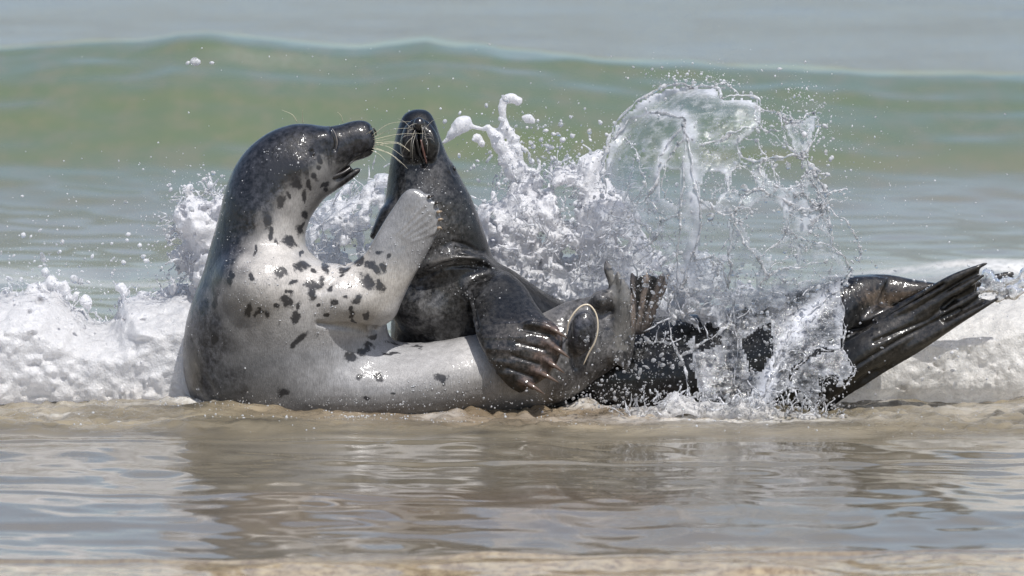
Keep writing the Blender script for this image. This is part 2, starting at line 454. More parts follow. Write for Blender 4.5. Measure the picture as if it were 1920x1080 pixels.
def ladder_t(px, py, S):
    """nearest ladder rung of every vertex: (rung index, t across)"""
    L = S[:, :2]; R = S[:, 2:4]; D = R-L; dd = (D**2).sum(1)
    best = np.full(len(px), 1e9); bi = np.zeros(len(px), int); bt = np.zeros(len(px))
    for i in range(len(S)):
        vx = px-L[i, 0]; vy = py-L[i, 1]
        t = (vx*D[i, 0]+vy*D[i, 1])/dd[i]; tc = np.clip(t, -.1, 1.1)
        d = np.hypot(vx-tc*D[i, 0], vy-tc*D[i, 1])
        m = d < best; best[m] = d[m]; bi[m] = i; bt[m] = tc[m]
    return bi, bt, best
def hair(name, pts, r, mat, parent):
    bm = bmesh.new()
    n = len(pts); P = [(*p, r*(1-.75*i/(n-1))) for i, p in enumerate(pts)]
    chain(bm, P, 5, 5)
    me = bpy.data.meshes.new(name); bm.to_mesh(me); bm.free()
    return link(name, me, mat, parent)
def part(name, build, mat, parent, label=None):
    bm = bmesh.new(); build(bm)
    bmesh.ops.recalc_face_normals(bm, faces=bm.faces[:])
    me = bpy.data.meshes.new(name); bm.to_mesh(me); bm.free()
    o = link(name, me, mat, parent)
    if label: o['label'] = label
    return o
def seg_dist(px, py, pts):
    d = np.full(len(px), 1e9)
    for (x0, y0), (x1, y1) in zip(pts[:-1], pts[1:]):
        dx, dy = x1-x0, y1-y0; t = np.clip(((px-x0)*dx+(py-y0)*dy)/(dx*dx+dy*dy+1e-9), 0, 1)
        d = np.minimum(d, np.hypot(px-x0-t*dx, py-y0-t*dy))
    return d

def relax(me, P, px, py, blobs, ys=None):
    """melt the joins: (px, py, radius, rounds) round each joint"""
    E = np.empty(len(me.edges)*2, np.int32); me.edges.foreach_get('vertices', E); E = E.reshape(-1, 2)
    n = len(P); deg = np.bincount(E.ravel(), minlength=n).astype(float)+1e-9
    wts = [( np.clip(1.3-np.hypot(px-b[0], py-b[1])/b[2], 0, 1), b[3]) for b in blobs]
    for it in range(max(b[3] for b in blobs)):
        w = np.zeros(n)
        for ww, r in wts:
            if it < r: w = np.maximum(w, ww)
        for k in (0.6, ):
            A = np.stack([np.bincount(E[:, 0], P[E[:, 1], j], n)+np.bincount(E[:, 1], P[E[:, 0], j], n) for j in range(3)], 1)/deg[:, None]
            P = P + (A-P)*(w*k)[:, None]
    return P
# ---------------------------------------------------------------- the pale spotted seal
pale = bpy.data.objects.new('grey_seal', None); scene.collection.objects.link(pale)
pale.location = (float(W(560, 770)[0]), 0, 0)
tag(pale, 'pale grey seal with black spots, sitting up with one flipper on the dark seal', 'seal')
bm = bmesh.new()
PALE = [
 (703,250,704,270, -.02, 9), (697,233,702,283, -.02, 22), (680,225,694,294, -.02, 30), (660,227,670,302, -.02, 33),
 (638,233,648,318, -.02, 38), (612,236,628,340, -.02, 46), (585,232,618,360, -.02, 54), (552,232,598,387, -.02, 62), (508,246,582,410, -.02, 68),
 (470,273,574,436, -.02, 72), (444,305,572,452, -.02, 76), (424,350,576,468, -.02, 82),
 (407,415,592,482, -.01, 92), (393,462,612,496, 0, 105), (379,512,655,522, 0, 124), (360,560,700,552, 0, 140),
 (347,605,722,590, .01, 146), (342,655,728,622, .035, 150), (346,712,736,636, .045, 152), (372,765,748,641, .05, 150),
 (440,812,765,643, .05, 146), (550,822,795,642, .045, 138), (670,818,835,638, .03, 128), (780,805,875,630, .01, 114),
 (870,790,915,623, .0, 100), (950,778,950,612, .0, 88), (1020,766,988,600, .0, 78), (1075,745,1024,584, .0, 68),
 (1118,712,1062,566, .02, 58), (1150,690,1100,556, .04, 46), (1170,665,1128,552, .05, 34), (1182,640,1142,556, .05, 22)]
SP = loft(bm, PALE, 6, 36)
# brow, cheek, whisker pad, lower jaw, shoulder mass
ell(bm, 600, 262, -.045, 34, 24, 34, -10)
ell(bm, 560, 320, -.06, 52, 50, 44)
ell(bm, 680, 262, -.03, 18, 25, 27, -20)
loft(bm, [(575,395,560,330,-.02,40), (606,374,594,332,-.02,36), (636,354,624,334,-.02,25), (658,338,648,323,-.02,18), (672,326,667,315,-.02,13), (677,319,674,314,-.02,7)], 5, 20)
ell(bm, 630, 555, -.09, 110, 62, 85, 8)
ell(bm, 500, 535, -.075, 105, 85, 115, 8)
# fore flipper laid on the other seal's neck
loft(bm, [(590,500,690,625,-.10,50), (640,497,737,600,-.115,42), (678,478,756,560,-.125,32), (702,445,772,527,-.13,24), (722,412,795,487,-.13,19),
          (740,385,812,455,-.13,17), (756,362,824,428,-.13,16), (772,353,826,404,-.13,14), (790,357,822,388,-.13,9)], 6, 26, 2.4)
for (x0, y0, x1, y1) in ((765,380,806,368), (775,396,819,382), (780,412,823,398), (782,428,826,412), (775,447,824,428)):
    chain(bm, [(x0, y0, -.135, 9), ((x0+x1)/2, (y0+y1)/2, -.14, 8.5), (x1, y1, -.138, 6)], 4, 10)
# far fore flipper, half under water
loft(bm, [(520,620,600,720,.14,40), (600,690,640,770,.2,26), (660,760,690,800,.24,14)], 5, 18)
# hind flippers
loft(bm, [(1105,640,1180,700,.03,36), (1128,610,1192,640,.02,26), (1150,588,1193,598,.0,18), (1156,565,1189,566,-.01,14), (1157,540,1181,541,-.01,10), (1155,518,1168,520,-.01,6), (1155,508,1160,508,-.01,3)], 6, 20)
loft(bm, [(1146,580,1160,580,.01,12), (1143,548,1156,547,.0,9), (1136,522,1153,522,.0,8), (1131,502,1148,502,.0,6), (1134,488,1140,488,.0,3)], 5, 16)
fan = [[(1188,625,.05,9),(1188,570,.05,7),(1186,530,.04,6),(1185,511,.04,3)],
       [(1196,625,.07,9),(1204,570,.06,7),(1211,532,.05,7),(1214,510,.05,3)],
       [(1204,625,.08,9),(1220,575,.07,7),(1235,535,.06,7),(1243,512,.06,3)],
       [(1210,620,.09,9),(1228,578,.08,6),(1245,538,.07,6),(1254,514,.07,3)]]
for f in fan: chain(bm, f, 5, 10)
for a, b in zip(fan[:-1], fan[1:]):
    sh = lambda f: [(x, y+6, Y) for x, y, Y, r in f]
    web(bm, sh(a), sh(b), 6)
# tail and ankle lobes
ell(bm, 1092, 622, -.088, 27, 46, 26, 12)
ell(bm, 1128, 562, .0, 24, 20, 34, -15)
me = grow('body', bm, .0042, 5)
P = coords(me); px, py = proj(P)
P = relax(me, P, px, py, [(600,262,48,60), (690,262,40,30), (560,320,70,80), (640,500,70,70), (700,600,50,30), (480,590,150,220), (560,610,90,120), (630,590,90,60),
    (1128,575,48,50), (1160,640,50,40), (1090,640,46,12), (590,380,40,20)])
bi, bt, bd = ladder_t(px, py, SP)
# closed-eye crease, skin folds, flipper tendons
N = normals(me)
def carve(me, P, N, px, py, pts, width, depth, side=-1, ymax=.02):
    d = seg_dist(px, py, pts); f = np.exp(-(d/width)**2)*(N[:, 1] < .2)*(P[:, 1] < ymax)
    return P - N*(f*depth)[:, None]
P = carve(me, P, N, px, py, [(620,240),(626,252),(630,268),(628,280)], 3.2, .007)
P = carve(me, P, N, px, py, [(585,283),(588,292)], 3.0, .006)
P = carve(me, P, N, px, py, [(600,607),(650,612),(705,618)], 5, .012)
P = carve(me, P, N, px, py, [(655,487),(630,520),(600,545)], 7, .006)
P = carve(me, P, N, px, py, [(695,283),(668,300),(640,325)], 2.2, .004)
P = carve(me, P, N, px, py, [(1080,560),(1066,600),(1070,650),(1080,690)], 5, .006)
P = carve(me, P, N, px, py, [(360,640),(380,700),(400,745)], 8, .004)
P = carve(me, P, N, px, py, [(700,232),(698,240)], 2, .004)
for k in range(5):
    P = carve(me, P, N, px, py, [(745+k*6,450+k*4-12),(800+k*5,380+k*14)], 2.0, -.0018)
place_coords(me, P)
# coat: dark back, pale throat and belly, lower body's shade painted in
nst = len(SP); rung = bi/6.0
td = np.interp(rung, [0,3,5,6,7,8,9,10,11,12,13,14,16,19,21,24,26,31], [1.2,1.0,.62,.50,.56,.62,.66,.60,.52,.42,.36,.26,.20,.16,.10,.04,.1,.3])
w = np.interp(rung, [0,6,12,16,22,31], [.25,.16,.16,.22,.2,.3])
n = .5*noise3(P[:,0]*9, P[:,1]*9, P[:,2]*9, 81)+.5*noise3(P[:,0]*28, P[:,1]*28, P[:,2]*28, 82)
tone = sst(td-w, td+w, bt + n*.16)
lightc = np.stack([np.interp(rung, [0,6,11,14,18,22,25,27,31], a) for a in
    ([.095,.17,.36,.47,.27,.34,.44,.17,.15],[.094,.167,.345,.445,.272,.332,.422,.16,.145],[.093,.165,.33,.42,.282,.33,.405,.15,.14])], 1)
flank = sst(.75, .35, bt)*sst(15, 18, rung)*(1-sst(24,26,rung))
lightc = lightc*(1-.50*flank)[:, None]  # coat greyed on the lower flank to paint in its shade
darkc = np.array([.015, .0155, .019])
midc = np.interp(rung, [0, 8, 12, 16, 31], [1, 1, 1.3, 2.2, 2.0])
col = darkc[None]*midc[:, None]*(1-tone[:, None]) + lightc*tone[:, None]
# arm & paw pale
armd = seg_dist(px, py, [(660,560),(740,480),(800,385)])
arm = (1-sst(50, 66, armd))*(P[:, 1] < -.05)*sst(640, 700, px)
col = col*(1-arm[:, None]) + np.array([.33,.31,.285])[None]*arm[:, None]
paw = (1-sst(44, 58, seg_dist(px, py, [(740,480),(790,395)])))*(P[:, 1] < -.06)
g = sst(540, 470, py - (px-760)*.3)*paw
col = col*(1-.9*g[:, None]) + np.array([.185,.187,.195])[None]*.9*g[:, None]
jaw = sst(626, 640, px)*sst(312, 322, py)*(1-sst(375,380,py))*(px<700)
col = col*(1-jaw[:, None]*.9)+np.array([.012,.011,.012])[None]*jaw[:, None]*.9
hind = sst(1010, 1050, px)
hc = np.array([.078,.075,.075])
col = col*(1-hind[:, None]) + hc[None]*hind[:, None]
leaf = hind*(1-sst(14, 24, seg_dist(px, py, [(1172,640),(1172,560),(1158,510)])))
col = col*(1-leaf[:, None]) + np.array([.14,.135,.128])[None]*leaf[:, None]
tail = (1-sst(20, 30, np.hypot((px-1094)/.62, (py-622)*.85)*.75))*(P[:, 1] < -.03)
col = col*(1-tail[:, None]) + np.array([.035,.035,.04])[None]*tail[:, None]
fd = np.min([seg_dist(px, py, [(p[0], p[1]) for p in f]) for f in fan], axis=0)
fm = sst(1180, 1186, px)*(1-sst(590, 640, py)); fl = fm*(1-sst(3, 6, fd))
col = col*(1-fm[:, None]*.8)+np.array([.03,.026,.024])[None]*fm[:, None]*.8
col = col*(1-fl[:, None]*.8)+np.array([.27,.22,.19])[None]*fl[:, None]*.8
flank2 = (1-sst(0, 26, np.hypot(px-360, (py-690)*.35)))*.3
col = col*(1-flank2[:, None]) + np.array([.42,.36,.27])[None]*flank2[:, None]
SPOTS = [(527,380,8,9),(568,363,6,11),(539,368,4,6),(572,402,5,12),(565,430,7,10),(543,453,14,9,-35),(520,453,6,10),(565,477,4,5),
 (568,500,12,12),(610,500,5,10),(527,508,14,12),(553,530,8,6),(585,535,17,8),(603,525,7,7),(620,537,8,6),(647,503,12,8),(673,488,11,7),
 (698,500,19,9,-35),(710,473,8,5),(730,477,5,5),(688,528,17,10,-40),(713,537,8,13,20),(553,343,10,12),(573,322,7,9),(588,332,6,8),(607,347,8,6),
 (610,358,4,4),(597,313,5,5),(537,313,32,15),(520,330,20,9),(502,413,8,18),(507,437,5,12),(463,583,9,9),(483,587,6,5),(500,587,6,5),(517,577,6,6),
 (540,565,12,10),(557,593,10,13),(560,573,5,6),(582,552,8,10),(625,568,6,8),(648,558,6,5),(672,563,9,10),(660,587,6,12),(663,605,4,7),
 (688,593,4,8),(567,632,14,6,35),(553,643,5,5),(402,637,4,12),(657,670,12,10),(683,657,15,9,20),(690,647,9,7),(697,630,10,5),(733,662,14,4),
 (783,648,12,5),(673,708,6,5),(708,708,9,6),(827,710,12,9),(533,735,14,8),(687,748,9,4),(737,738,6,4),(743,643,16,4),(404,560,5,20),(408,500,6,22),
 (425,450,7,26),(440,400,8,22),(588,289,4,5),(560,300,10,6),(600,300,4,6),(577,345,5,7),(640,515,6,5),(655,535,5,5),(600,480,5,4),(635,480,5,3),
 (468,520,5,10),(480,470,4,8),(430,520,5,14),(595,575,4,4),(610,590,5,4),(720,500,6,9),(590,512,6,5),(545,548,5,4),(655,470,4,3)]
spot = np.zeros(len(P))
front = sst(.04, -.02, P[:, 1])
wx = 4.5*noise3(P[:,0]*45, P[:,1]*45, P[:,2]*45, 95); wy = 5.5*noise3(P[:,0]*45, P[:,1]*45, P[:,2]*45, 96)
for s in SPOTS:
    x, y, rx, ry = s[:4]; a = math.radians(s[4]) if len(s) > 4 else 0
    dx, dy = px-x+wx, py-y+wy
    u = dx*math.cos(a)-dy*math.sin(a); v = dx*math.sin(a)+dy*math.cos(a)
    spot = np.maximum(spot, np.exp(-((u/rx)**2+(v/ry)**2)*.75)*front)
back = sst(.25, .6, noise3(P[:,0]*22, P[:,1]*22, P[:,2]*22, 91))*(1-front)*tone
spot = np.maximum(spot, back)
spot = np.clip(spot - .08*(1-front), 0, 1)*(1-hind)
attr(me, 'spot', spot); cattr(me, 'coat', np.clip(col, 0, 1)); attr(me, 'skin', np.clip(paw + hind*.5 + .25*(1-tone)+.35*(py<600), 0, 1))
def mkpart(o): o.parent = pale; o.matrix_parent_inverse = pale.matrix_world.inverted()
bpy.context.view_layer.update()
inv = Matrix.Translation(-Vector(pale.location))
def child(o, root):
    o.parent = root; o.matrix_parent_inverse = Matrix.Translation(-Vector(root.location)); return o
child(link('body', me, M_SEAL), pale)
PALE_V = (P.copy(), px.copy(), py.copy(), normals(me))
# closed eye, eyelid rim, ear hole, nostril, teeth-side gum
child(part('eye', lambda b: chain(b, [(620,243,-.113,.8),(625,253,-.117,1.9),(628,266,-.117,1.8),(627,277,-.113,.8)], 5, 8), M_EYE, None), pale)
child(part('eyelid', lambda b: chain(b, [(623,241,-.109,.5),(629,252,-.113,1.1),(632,267,-.113,1.1),(630,280,-.109,.5)], 5, 8), M_LID, None), pale)
child(part('ear', lambda b: ell(b, 588, 289, -.145, 2.6, 4.0, 3.0, 20), M_DARK, None), pale)
child(part('nostril', lambda b: chain(b, [(700,240,-.05,1.2),(704,247,-.045,1.8),(705,254,-.04,1.0)], 4, 8), M_DARK, None), pale)
child(part('mouth', lambda b: loft(b, [(620,345,616,322,-.03,24), (645,330,640,318,-.03,20), (662,318,655,309,-.03,12)], 4, 14), M_DARK, None), pale)
# claws of the resting paw
for (x0, y0, x1, y1, dk) in ((806,368,814,366,1), (819,380,826,378,1), (823,397,829,396,0), (826,411,831,411,0), (824,427,829,430,0)):
    child(part('claw', lambda b: chain(b, [(x0-3, y0+1, -.15, 3.0), (x0+1, y0, -.153, 2.6), (x1, y1, -.146, .8)], 4, 8), M_DCLAW if dk else M_CLAW, None), pale)
child(part('tail_rim', lambda b: chain(b, [(1063,628,-.112,.8),(1066,606,-.119,1.5),(1077,586,-.119,1.7),(1092,573,-.115,1.7),(1106,573,-.113,1.7),(1118,590,-.116,1.5),(1121,615,-.119,1.5),(1116,640,-.119,1.4),(1104,662,-.112,1.7),(1094,684,-.108,.6)], 5, 8), M_SCAR, None, 'cream rim of skin round the dark tail lobe'), pale)
WH = [((700,262),(745,252),(795,250)), ((700,258),(735,243),(775,240)), ((698,254),(730,232),(770,228)), ((702,268),(745,267),(768,284)),
      ((700,274),(740,268),(768,282)), ((700,276),(735,290),(764,316)), ((698,278),(730,288),(752,306)), ((697,282),(712,290),(724,302)),
      ((702,264),(722,262),(740,256)), ((703,266),(726,270),(748,268)), ((692,250),(699,243),(703,238)), ((686,252),(694,246),(700,242)),
      ((701,270),(730,276),(756,294))]
for k, w3 in enumerate(WH):
    y0 = -.075-.004*(k % 4)
    child(hair('whisker', [(x, y, y0-.03*i) for i, (x, y) in enumerate(w3)], .58, M_WHISK, None), pale)
for w3 in (((557,229),(548,215),(528,206)), ((643,229),(640,218),(633,210)), ((568,230),(567,218),(567,206))):
    child(hair('brow_whisker', [(x, y, -.04-.01*i) for i, (x, y) in enumerate(w3)], .7, M_WHISK, None), pale)

# ---------------------------------------------------------------- the dark seal
dark = bpy.data.objects.new('grey_seal', None); scene.collection.objects.link(dark)
dark.location = (float(W(900, 770)[0]), .2, 0)
tag(dark, 'nearly black seal with its muzzle pointing straight up and tail flippers lifted on the right', 'seal')
bm = bmesh.new()
DARK = [
 (776,205,796,205, .12, 8), (758,214,808,213, .115, 22), (747,235,818,232, .11, 34), (739,265,828,262, .105, 43), (732,300,842,296, .10, 52),
 (727,335,862,328, .10, 62), (722,370,880,362, .10, 72), (714,405,895,398, .11, 80), (708,440,908,432, .12, 88),
 (722,475,918,462, .14, 92), (740,505,930,490, .16, 98), (742,535,960,505, .18, 108), (735,580,1010,540, .20, 118), (735,650,1050,562, .22, 125),
 (780,740,1085,570, .24, 125), (890,800,1120,578, .25, 122), (1010,815,1160,588, .24, 118), (1130,815,1215,594, .22, 118), (1240,812,1285,590, .20, 116),
 (1340,806,1360,578, .18, 110), (1430,798,1430,558, .16, 100), (1500,790,1500,540, .14, 88), (1550,760,1560,524, .13, 72), (1580,700,1600,517, .14, 56),
 (1600,650,1635,516, .15, 40), (1620,615,1665,520, .16, 26)]
SD = loft(bm, DARK, 6, 36)
ell(bm, 785, 262, .03, 34, 42, 26)            # muzzle pads
ell(bm, 768, 268, .02, 19, 34, 22, 8); ell(bm, 806, 268, .02, 19, 34, 22, -8)
ell(bm, 846, 330, .10, 16, 34, 40, -20)        # brow
ell(bm, 735, 415, .06, 32, 46, 45, 25)         # far flipper shoulder lobe
loft(bm, [(690,445,740,470,.02,18), (702,415,760,440,.02,24), (716,385,770,400,.04,26)], 4, 16)
ell(bm, 820, 575, .12, 92, 62, 70)
# neck roll
chain(bm, [(790,505,.02,9),(830,487,-.0,13),(870,480,.0,14),(905,488,.04,13),(922,505,.1,10)], 5, 14)
# near fore flipper draped over the pale seal
loft(bm, [(862,540,950,505,.06,50), (872,560,985,535,.02,46), (878,585,1005,568,-.05,40), (885,612,1022,592,-.11,32), (900,648,1046,612,-.15,26), (925,690,1056,640,-.165,21),
          (950,722,1046,678,-.165,16), (975,738,1030,705,-.16,10)], 6, 26, 2.3)
digs = [((985,605),(1025,612),(1052,627)), ((975,630),(1020,640),(1058,664)), ((965,655),(1010,668),(1048,692)), ((955,680),(1000,694),(1036,711)), ((945,700),(982,716),(1010,732))]
for d in digs:
    chain(bm, [(*d[0], -.165, 9), (*d[1], -.183, 7.5), (d[2][0]-8, d[2][1]-4, -.186, 5)], 5, 10)
# hind flippers, lifted to the right
loft(bm, [(1560,625,1580,516, .17, 46), (1622,604,1625,513, .19, 36), (1680,586,1670,515, .20, 28), (1730,572,1715,524, .20, 22), (1775,560,1765,530,.18,18), (1830,548,1826,522,.18,10), (1885,530,1882,510,.18,7), (1903,520,1901,508,.18,3)], 6, 20)
loft(bm, [(1528,790,1500,655,.03,40), (1545,775,1562,640,.02,42), (1600,720,1622,616,.0,38), (1660,682,1672,592,.0,30), (1720,650,1722,560,.01,22), (1765,626,1768,540,.0,15)], 6, 22)
ell(bm, 1640, 612, .13, 62, 34, 46, -25)
hd = [[(1640,610,.0,15),(1720,562,-.01,12),(1790,521,-.02,9),(1851,493,-.02,3)],
      [(1640,640,.0,15),(1725,585,-.01,9),(1795,545,-.015,8),(1846,515,-.02,3)],
      [(1640,660,.0,15),(1725,612,-.0,9),(1790,577,.0,8),(1838,548,.0,3)],
      [(1640,680,.0,15),(1725,640,-.01,11),(1800,598,-.01,9),(1872,559,-.01,3)]]
for f in hd: chain(bm, f, 6, 10)
for a, b in zip(hd[:-1], hd[1:]):
    web(bm, [(p[0], p[1], p[2]+.01) for p in a[:-1]]+[(a[-1][0]-12, a[-1][1]+8, a[-1][2]+.01)], [(p[0], p[1], p[2]+.01) for p in b[:-1]]+[(b[-1][0]-12, b[-1][1]+4, b[-1][2]+.01)], 7, 6)
web(bm, [(1600,700,.03),(1690,660,.01),(1770,622,.0),(1850,572,.0)], [(1530,788,.05),(1640,710,.02),(1730,656,.0),(1845,576,.0)], 10, 6)
me = grow('body', bm, .0044, 5)
P = coords(me); px, py = proj(P)
P = relax(me, P, px, py, [(786,262,46,26), (850,330,40,60), (735,415,60,30), (850,495,80,130), (880,550,70,90), (930,545,70,70), (820,575,90,60),
    (1565,560,80,70), (1530,730,70,50), (1580,660,34,20), (1660,640,40,16), (1760,600,60,3)])
place_coords(me, P); N = normals(me)
P = carve(me, P, N, px, py, [(782,238),(781,262),(786,288),(796,308)], 3.4, .014, ymax=.1)
P = carve(me, P, N, px, py, [(775,250),(768,280)], 3.0, .004, ymax=.1)
P = carve(me, P, N, px, py, [(798,250),(806,282)], 3.0, .003, ymax=.1)
P = carve(me, P, N, px, py, [(848,312),(856,326)], 3.5, .006, ymax=.2)
P = carve(me, P, N, px, py, [(790,520),(830,500),(875,494),(915,503)], 4, .008, ymax=.2)
P = carve(me, P, N, px, py, [(850,470),(880,478),(905,472)], 4, .006, ymax=.2)
P = carve(me, P, N, px, py, [(880,545),(885,580),(893,612)], 5, .007, ymax=.2)
P = carve(me, P, N, px, py, [(890,470),(870,460),(850,455)], 4, .005, ymax=.2)
for k in range(5):
    d = digs[k]
    P = carve(me, P, N, px, py, [(905+k*4,610+k*22),(d[0][0]+10, d[0][1]+2)], 4, -.003, ymax=0)
for a, b in zip(digs[:-1], digs[1:]):
    P = carve(me, P, N, px, py, [((a[0][0]+b[0][0])/2, (a[0][1]+b[0][1])/2), ((a[1][0]+b[1][0])/2+6, (a[1][1]+b[1][1])/2+2)], 2.6, .006, ymax=0)
for pts in ([(1640,640),(1740,600),(1790,560)], [(1600,690),(1700,630),(1800,580)]):
    P = carve(me, P, N, px, py, pts, 4, .008, ymax=.1)
P = carve(me, P, N, px, py, [(1583,632),(1640,598),(1700,566),(1765,534)], 5, .020, ymax=.3)
place_coords(me, P)
bi, bt, bd = ladder_t(px, py, SD)
n = noise3(P[:,0]*11, P[:,1]*11, P[:,2]*7, 101)*.5+noise3(P[:,0]*30, P[:,1]*30, P[:,2]*18, 102)*.5
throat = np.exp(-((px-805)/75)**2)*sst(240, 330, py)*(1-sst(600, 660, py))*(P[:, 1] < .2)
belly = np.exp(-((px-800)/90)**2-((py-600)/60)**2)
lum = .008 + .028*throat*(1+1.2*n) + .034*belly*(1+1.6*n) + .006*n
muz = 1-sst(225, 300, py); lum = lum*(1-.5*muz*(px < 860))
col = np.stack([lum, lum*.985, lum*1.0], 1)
fl = (P[:, 1] < -.10)*sst(560, 640, px+py*0-300)
pw = (1-sst(10, 85, seg_dist(px, py, [(960,660),(1000,650)])))*sst(-.04, -.13, P[:, 1])
col = col + pw[:, None]*np.array([.022, .018, .016])
dd = np.min([seg_dist(px, py, [d[1], d[2]]) for d in digs], axis=0)
pk = (1-sst(4, 16, dd))*(P[:, 1] < -.14)*sst(985, 1010, px+ (py-640)*.5)
col = col*(1-pk[:, None]*.85) + np.array([.085, .058, .048])[None]*pk[:, None]*.85
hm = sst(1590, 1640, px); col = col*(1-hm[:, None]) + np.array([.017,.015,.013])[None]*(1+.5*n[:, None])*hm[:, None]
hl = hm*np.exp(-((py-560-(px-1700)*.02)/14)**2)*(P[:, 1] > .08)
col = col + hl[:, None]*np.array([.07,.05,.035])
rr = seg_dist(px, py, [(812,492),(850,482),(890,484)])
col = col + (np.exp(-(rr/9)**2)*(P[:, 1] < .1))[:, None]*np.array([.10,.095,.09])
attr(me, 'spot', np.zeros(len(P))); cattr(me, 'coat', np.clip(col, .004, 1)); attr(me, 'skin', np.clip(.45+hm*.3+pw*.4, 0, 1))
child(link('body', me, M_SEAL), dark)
DARK_V = (P.copy(), px.copy(), py.copy(), normals(me))
child(part('mouth', lambda b: chain(b, [(780,240,.0,1.5,4),(780,258,-.008,2.8,5),(786,283,-.002,2.8,5),(796,306,.010,1.2,3)], 5, 10), M_DARK, None), dark)
child(part('lip', lambda b: chain(b, [(789,262,-.008,1.6),(794,284,-.006,2.2),(800,306,.006,1.2)], 5, 8), M_GUM, None, 'pinkish lower lip beside the open mouth'), dark)
child(part('nose_pad', lambda b: (ell(b, 786, 233, -.005, 11, 13, 12), ell(b, 793, 243, -.012, 5, 6, 6)), M_DARK, None), dark)
child(part('eye', lambda b: ell(b, 852, 316, .05, 3, 5, 4, -25), M_EYE, None), dark)
for d in digs:
    (x1, y1), (x2, y2) = d[1], d[2]; ux, uy = x2-x1, y2-y1; l = math.hypot(ux, uy); ux /= l; uy /= l
    child(part('claw', lambda b: chain(b, [(x2-22*ux, y2-22*uy-1, -.190, 4.6), (x2-10*ux, y2-10*uy-1, -.198, 3.9), (x2+2*ux, y2+2*uy, -.196, 2.6), (x2+13*ux, y2+13*uy+1, -.186, .5)], 4, 9), M_BCLAW, None), dark)
rw = random.Random(5)
for k in range(17):
    a = math.radians(-100 + k*200/23 + rw.uniform(-8, 8)); side = 1 if k % 2 else -1
    x0 = 786+side*rw.uniform(3, 13); y0 = rw.uniform(232, 262)
    ln = rw.uniform(16, 38); x1 = x0+side*ln*rw.uniform(.1, .75); y1 = y0+ln*rw.uniform(.1, 1.0)
    if k > 13: y1 = y0+rw.uniform(44, 62); x1 = x0-rw.uniform(2, 14)
    child(hair('whisker', [(x0, y0, -.02), ((x0+x1)/2+side*3, (y0+y1)/2-4, -.045), (x1, y1, -.04)], .62, M_WHISKD, None), dark)
for w3 in (((800,238),(812,226),(828,221)), ((770,240),(758,228),(745,222))):
    child(hair('whisker', [(x, y, -.0) for x, y in w3], .6, M_WHISKD, None), dark)
